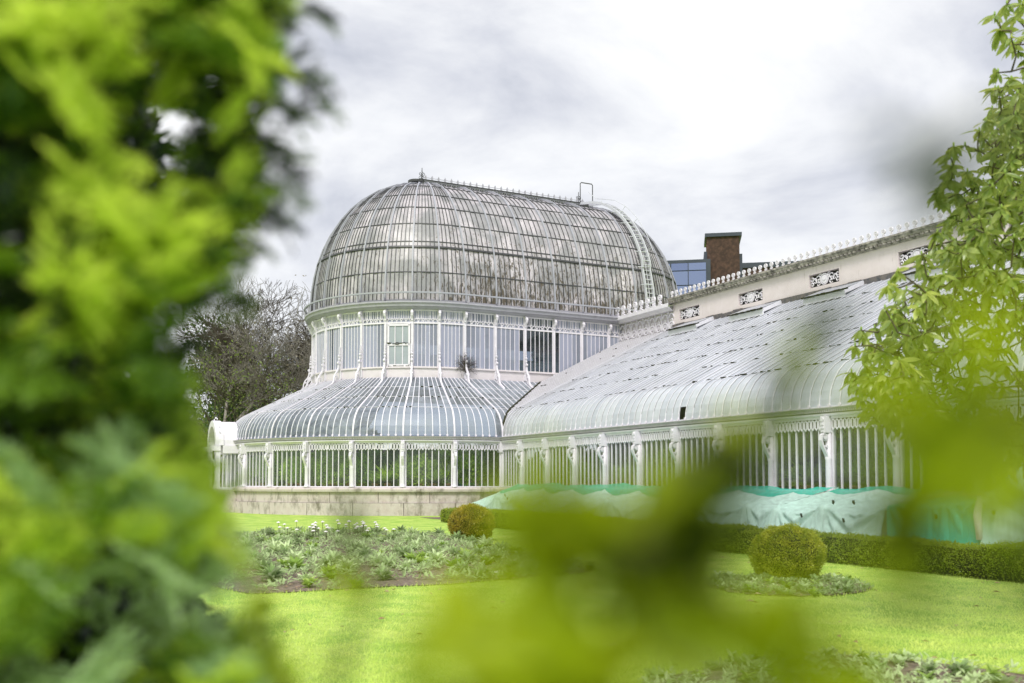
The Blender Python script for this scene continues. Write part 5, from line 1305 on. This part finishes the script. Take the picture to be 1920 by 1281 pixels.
while npl < 5000 and tries < 90000:
    tries += 1; dep = .82 + .95 * ry.random(); z = 1.4 + (ry.uniform(1.02, 2.02) - 1.4) * dep / .8; ed = float(np.interp(1.4 + (z - 1.4) * .8 / dep, yz, yl)) * dep / .8; lat = ed - .01 - ry.random() ** 1.1 * .45 * dep / .8
    zz_, ll_ = (z - 1.4) * .8 / dep, lat * .8 / dep; lump = sin(zz_ * 21 + ll_ * 13 + 4 + dep * 1.2) * sin(ll_ * 24 - zz_ * 9 + dep * 2) + .45 * sin(zz_ * 60 + dep * 6) * sin(ll_ * 50)
    if lump < .14 and ry.random() < .93: continue
    key = 't' if lump > .34 and ry.random() < .85 else ('s' if zz_ < .02 and ry.random() < .55 else ('m' if ry.random() < .72 else ('t' if ry.random() < .3 else 'd')))
    put_spray(dep, lat, z, key, np.array([*(RTD * ry.uniform(-.3, 1) + VD * ry.uniform(-1, .2)), ry.uniform(-.7, .7)]), ry.uniform(.7, 1.3)); npl += 1
# thin dark shoots sticking out against the sky at top right of the yew
for z, lat in ((1.93, -.18), (1.88, -.165), (1.835, -.175), (1.79, -.160), (1.75, -.175), (1.72, -.165), (1.68, -.18), (1.65, -.175), (1.62, -.195), (1.59, -.21), (1.555, -.225)):
    for _ in range(8): put_spray(1.05, (lat * 1.0 - .004 - .010 * _ + ry.uniform(0, .02)) * 1.31, 1.4 + (z + ry.uniform(-.012, .012) - 1.4) * 1.31, 'd' if _ % 2 else 'm', np.array([*(RTD * 1.0 + VD * ry.uniform(-.5, .6)), ry.uniform(-.9, 1.1)]), ry.uniform(.45, .85))
SPR.sort(key=lambda q: q[0]); acc = {}
for i, (dp_, me, p, qt, s_, key) in enumerate(SPR):
    if i < 300: o = ob('spray', me, YW_, tuple(p)); o.rotation_mode = 'QUATERNION'; o.rotation_quaternion = qt; o.scale = (s_,) * 3
    else: acc.setdefault((key, me.name), []).append((me, p, qt, s_))
byk = {}
for (key, _), L_ in acc.items():
    me = L_[0][0]; nv = len(me.vertices); co = np.empty(nv * 3, np.float32); me.vertices.foreach_get('co', co); co = co.reshape(-1, 3); li = np.empty(len(me.loops), np.int32); me.loops.foreach_get('vertex_index', li); li = li.reshape(-1, 4)
    Rm = np.array([np.array(q[2].to_matrix()) * q[3] for q in L_]); Pp = np.array([q[1] for q in L_]); Vv = np.einsum('nij,vj->nvi', Rm, co) + Pp[:, None]
    d_ = byk.setdefault(key, [[], [], 0]); d_[0].append(Vv.reshape(-1, 3)); d_[1].append((li[None] + (np.arange(len(L_)) * nv)[:, None, None]).reshape(-1, 4) + d_[2]); d_[2] += nv * len(L_)
for key, (v_, f_, _) in byk.items(): ob('shoots', npmesh('shoots', np.concatenate(v_), np.concatenate(f_), M[{'m': 'yew', 't': 'yewtip', 's': 'yewsilver', 'd': 'yewshade'}[key]]), YW_, kind='stuff')
# inner foliage further in, its shade put into a near-black colour
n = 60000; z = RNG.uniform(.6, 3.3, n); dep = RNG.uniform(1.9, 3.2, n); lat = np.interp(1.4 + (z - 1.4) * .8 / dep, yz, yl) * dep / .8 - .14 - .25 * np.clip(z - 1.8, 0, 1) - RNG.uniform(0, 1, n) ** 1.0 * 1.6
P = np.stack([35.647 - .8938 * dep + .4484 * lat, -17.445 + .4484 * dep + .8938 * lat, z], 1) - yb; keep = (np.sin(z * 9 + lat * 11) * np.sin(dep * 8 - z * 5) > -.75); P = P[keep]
V, F = blades_np(P, RNG.normal(size=P.shape), RNG.uniform(.04, .08, len(P)), .028); ob('inner_foliage', npmesh('inner_foliage', V, F, M['yewshade']), YW_, kind='stuff')

# ------------------------------------------------------------------ near shrub, a hand's breadth from the lens
TW = {
 'A': [(35.422, -17.303, 1.26), (35.425, -17.301, 1.346), (35.428, -17.297, 1.369), (35.425, -17.283, 1.384), (35.427, -17.259, 1.400), (35.425, -17.242, 1.419), (35.423, -17.227, 1.443)],
 'B': [(35.432, -17.289, 1.377), (35.426, -17.302, 1.384), (35.413, -17.307, 1.387), (35.408, -17.317, 1.384)],
 'C': [(35.513, -17.22, 1.388), (35.504, -17.238, 1.397), (35.497, -17.253, 1.401), (35.485, -17.255, 1.403), (35.483, -17.258, 1.395)],
 'D': [(35.255, -17.36, 1.24), (35.264, -17.347, 1.285), (35.273, -17.333, 1.327), (35.280, -17.322, 1.354), (35.277, -17.332, 1.379)],
 'E': [(35.54, -17.24, 1.30), (35.511, -17.261, 1.334), (35.484, -17.294, 1.345), (35.464, -17.314, 1.358), (35.442, -17.336, 1.362)],
 'G': [(35.427, -17.316, 1.329), (35.427, -17.319, 1.348), (35.418, -17.317, 1.364), (35.411, -17.31, 1.382)],
 'H': [(35.461, -17.272, 1.331), (35.46, -17.277, 1.353), (35.449, -17.278, 1.366), (35.437, -17.28, 1.374), (35.427, -17.278, 1.388)],
 'I': [(35.367, -17.323, 1.314), (35.37, -17.321, 1.337), (35.359, -17.321, 1.352)],
 'J': [(35.521, -17.281, 1.469), (35.518, -17.285, 1.465), (35.516, -17.289, 1.463)],
 'K': [(35.539, -17.282, 1.412), (35.527, -17.283, 1.409), (35.519, -17.283, 1.408)],
 'L': [(35.487, -17.264, 1.337), (35.481, -17.28, 1.354), (35.478, -17.287, 1.366)],
 'M': [(35.427, -17.258, 1.396), (35.424, -17.266, 1.405), (35.419, -17.254, 1.416)],
 'N': [(35.143, -17.316, 1.257), (35.14, -17.326, 1.295), (35.136, -17.337, 1.323), (35.137, -17.34, 1.351)],
 'F': [(35.56, -17.262, 1.36), (35.543, -17.273, 1.404), (35.528, -17.281, 1.414), (35.516, -17.283, 1.417)],
}
SH = thing('near_shrub', 'young shrub with yellow green leaves standing right in front of the viewer', 'shrub', (35.44, -17.28, 0)); sb = np.array(SH.location)
A, B, Ra, Rb = [], [], [], []
for k, pts in TW.items():
    P0 = np.array(pts[0]); base_ = np.array([35.44, -17.28, .35]); R3 = np.array([*RTD, 0])
    if k in 'BM': chain = [np.array(p) for p in pts]
    elif k in 'CFKJ': sd3 = P0 + R3 * .07; chain = [base_, sd3 - [0, 0, .45], sd3 - [0, 0, .1], sd3] + [np.array(p) for p in pts]
    else: chain = [base_, P0 - [0, 0, .30], P0 - [0, 0, .12]] + [np.array(p) for p in pts]
    m = len(chain)
    for i in range(m - 1): A.append(chain[i] - sb); B.append(chain[i + 1] - sb); Ra.append(.0036 * (1 - i / m) + .0007); Rb.append(.0036 * (1 - (i + 1) / m) + .0007)
A.append(np.array([0, 0, 0.])); B.append(np.array([35.44, -17.28, .35]) - sb); Ra.append(.012); Rb.append(.009)
V, F = segs_np(A, B, Ra, Rb, 6); ob('stem', npmesh('stem', V, F, M['nearbark']), SH)
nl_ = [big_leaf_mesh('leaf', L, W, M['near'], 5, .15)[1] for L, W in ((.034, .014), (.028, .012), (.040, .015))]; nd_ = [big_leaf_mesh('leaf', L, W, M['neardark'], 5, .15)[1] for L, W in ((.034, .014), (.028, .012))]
rn = random.Random(31)
DENS = {'A': 96, 'B': 44, 'C': 50, 'D': 20, 'E': 50, 'F': 12, 'G': 50, 'H': 36, 'I': 34, 'J': 3, 'K': 11, 'L': 14, 'M': 14, 'N': 16}
for k, pts in TW.items():
    pts = [np.array(p) for p in pts]; m = len(pts) - 1
    for i in range(DENS[k]):
        u = (i + rn.random()) / DENS[k]; u = (u ** 1.7 if k == 'A' else u) * m; j = min(int(u), m - 1); p = pts[j] * (1 - (u - j)) + pts[j + 1] * (u - j); ax = pts[j + 1] - pts[j]; ax = ax / np.linalg.norm(ax)
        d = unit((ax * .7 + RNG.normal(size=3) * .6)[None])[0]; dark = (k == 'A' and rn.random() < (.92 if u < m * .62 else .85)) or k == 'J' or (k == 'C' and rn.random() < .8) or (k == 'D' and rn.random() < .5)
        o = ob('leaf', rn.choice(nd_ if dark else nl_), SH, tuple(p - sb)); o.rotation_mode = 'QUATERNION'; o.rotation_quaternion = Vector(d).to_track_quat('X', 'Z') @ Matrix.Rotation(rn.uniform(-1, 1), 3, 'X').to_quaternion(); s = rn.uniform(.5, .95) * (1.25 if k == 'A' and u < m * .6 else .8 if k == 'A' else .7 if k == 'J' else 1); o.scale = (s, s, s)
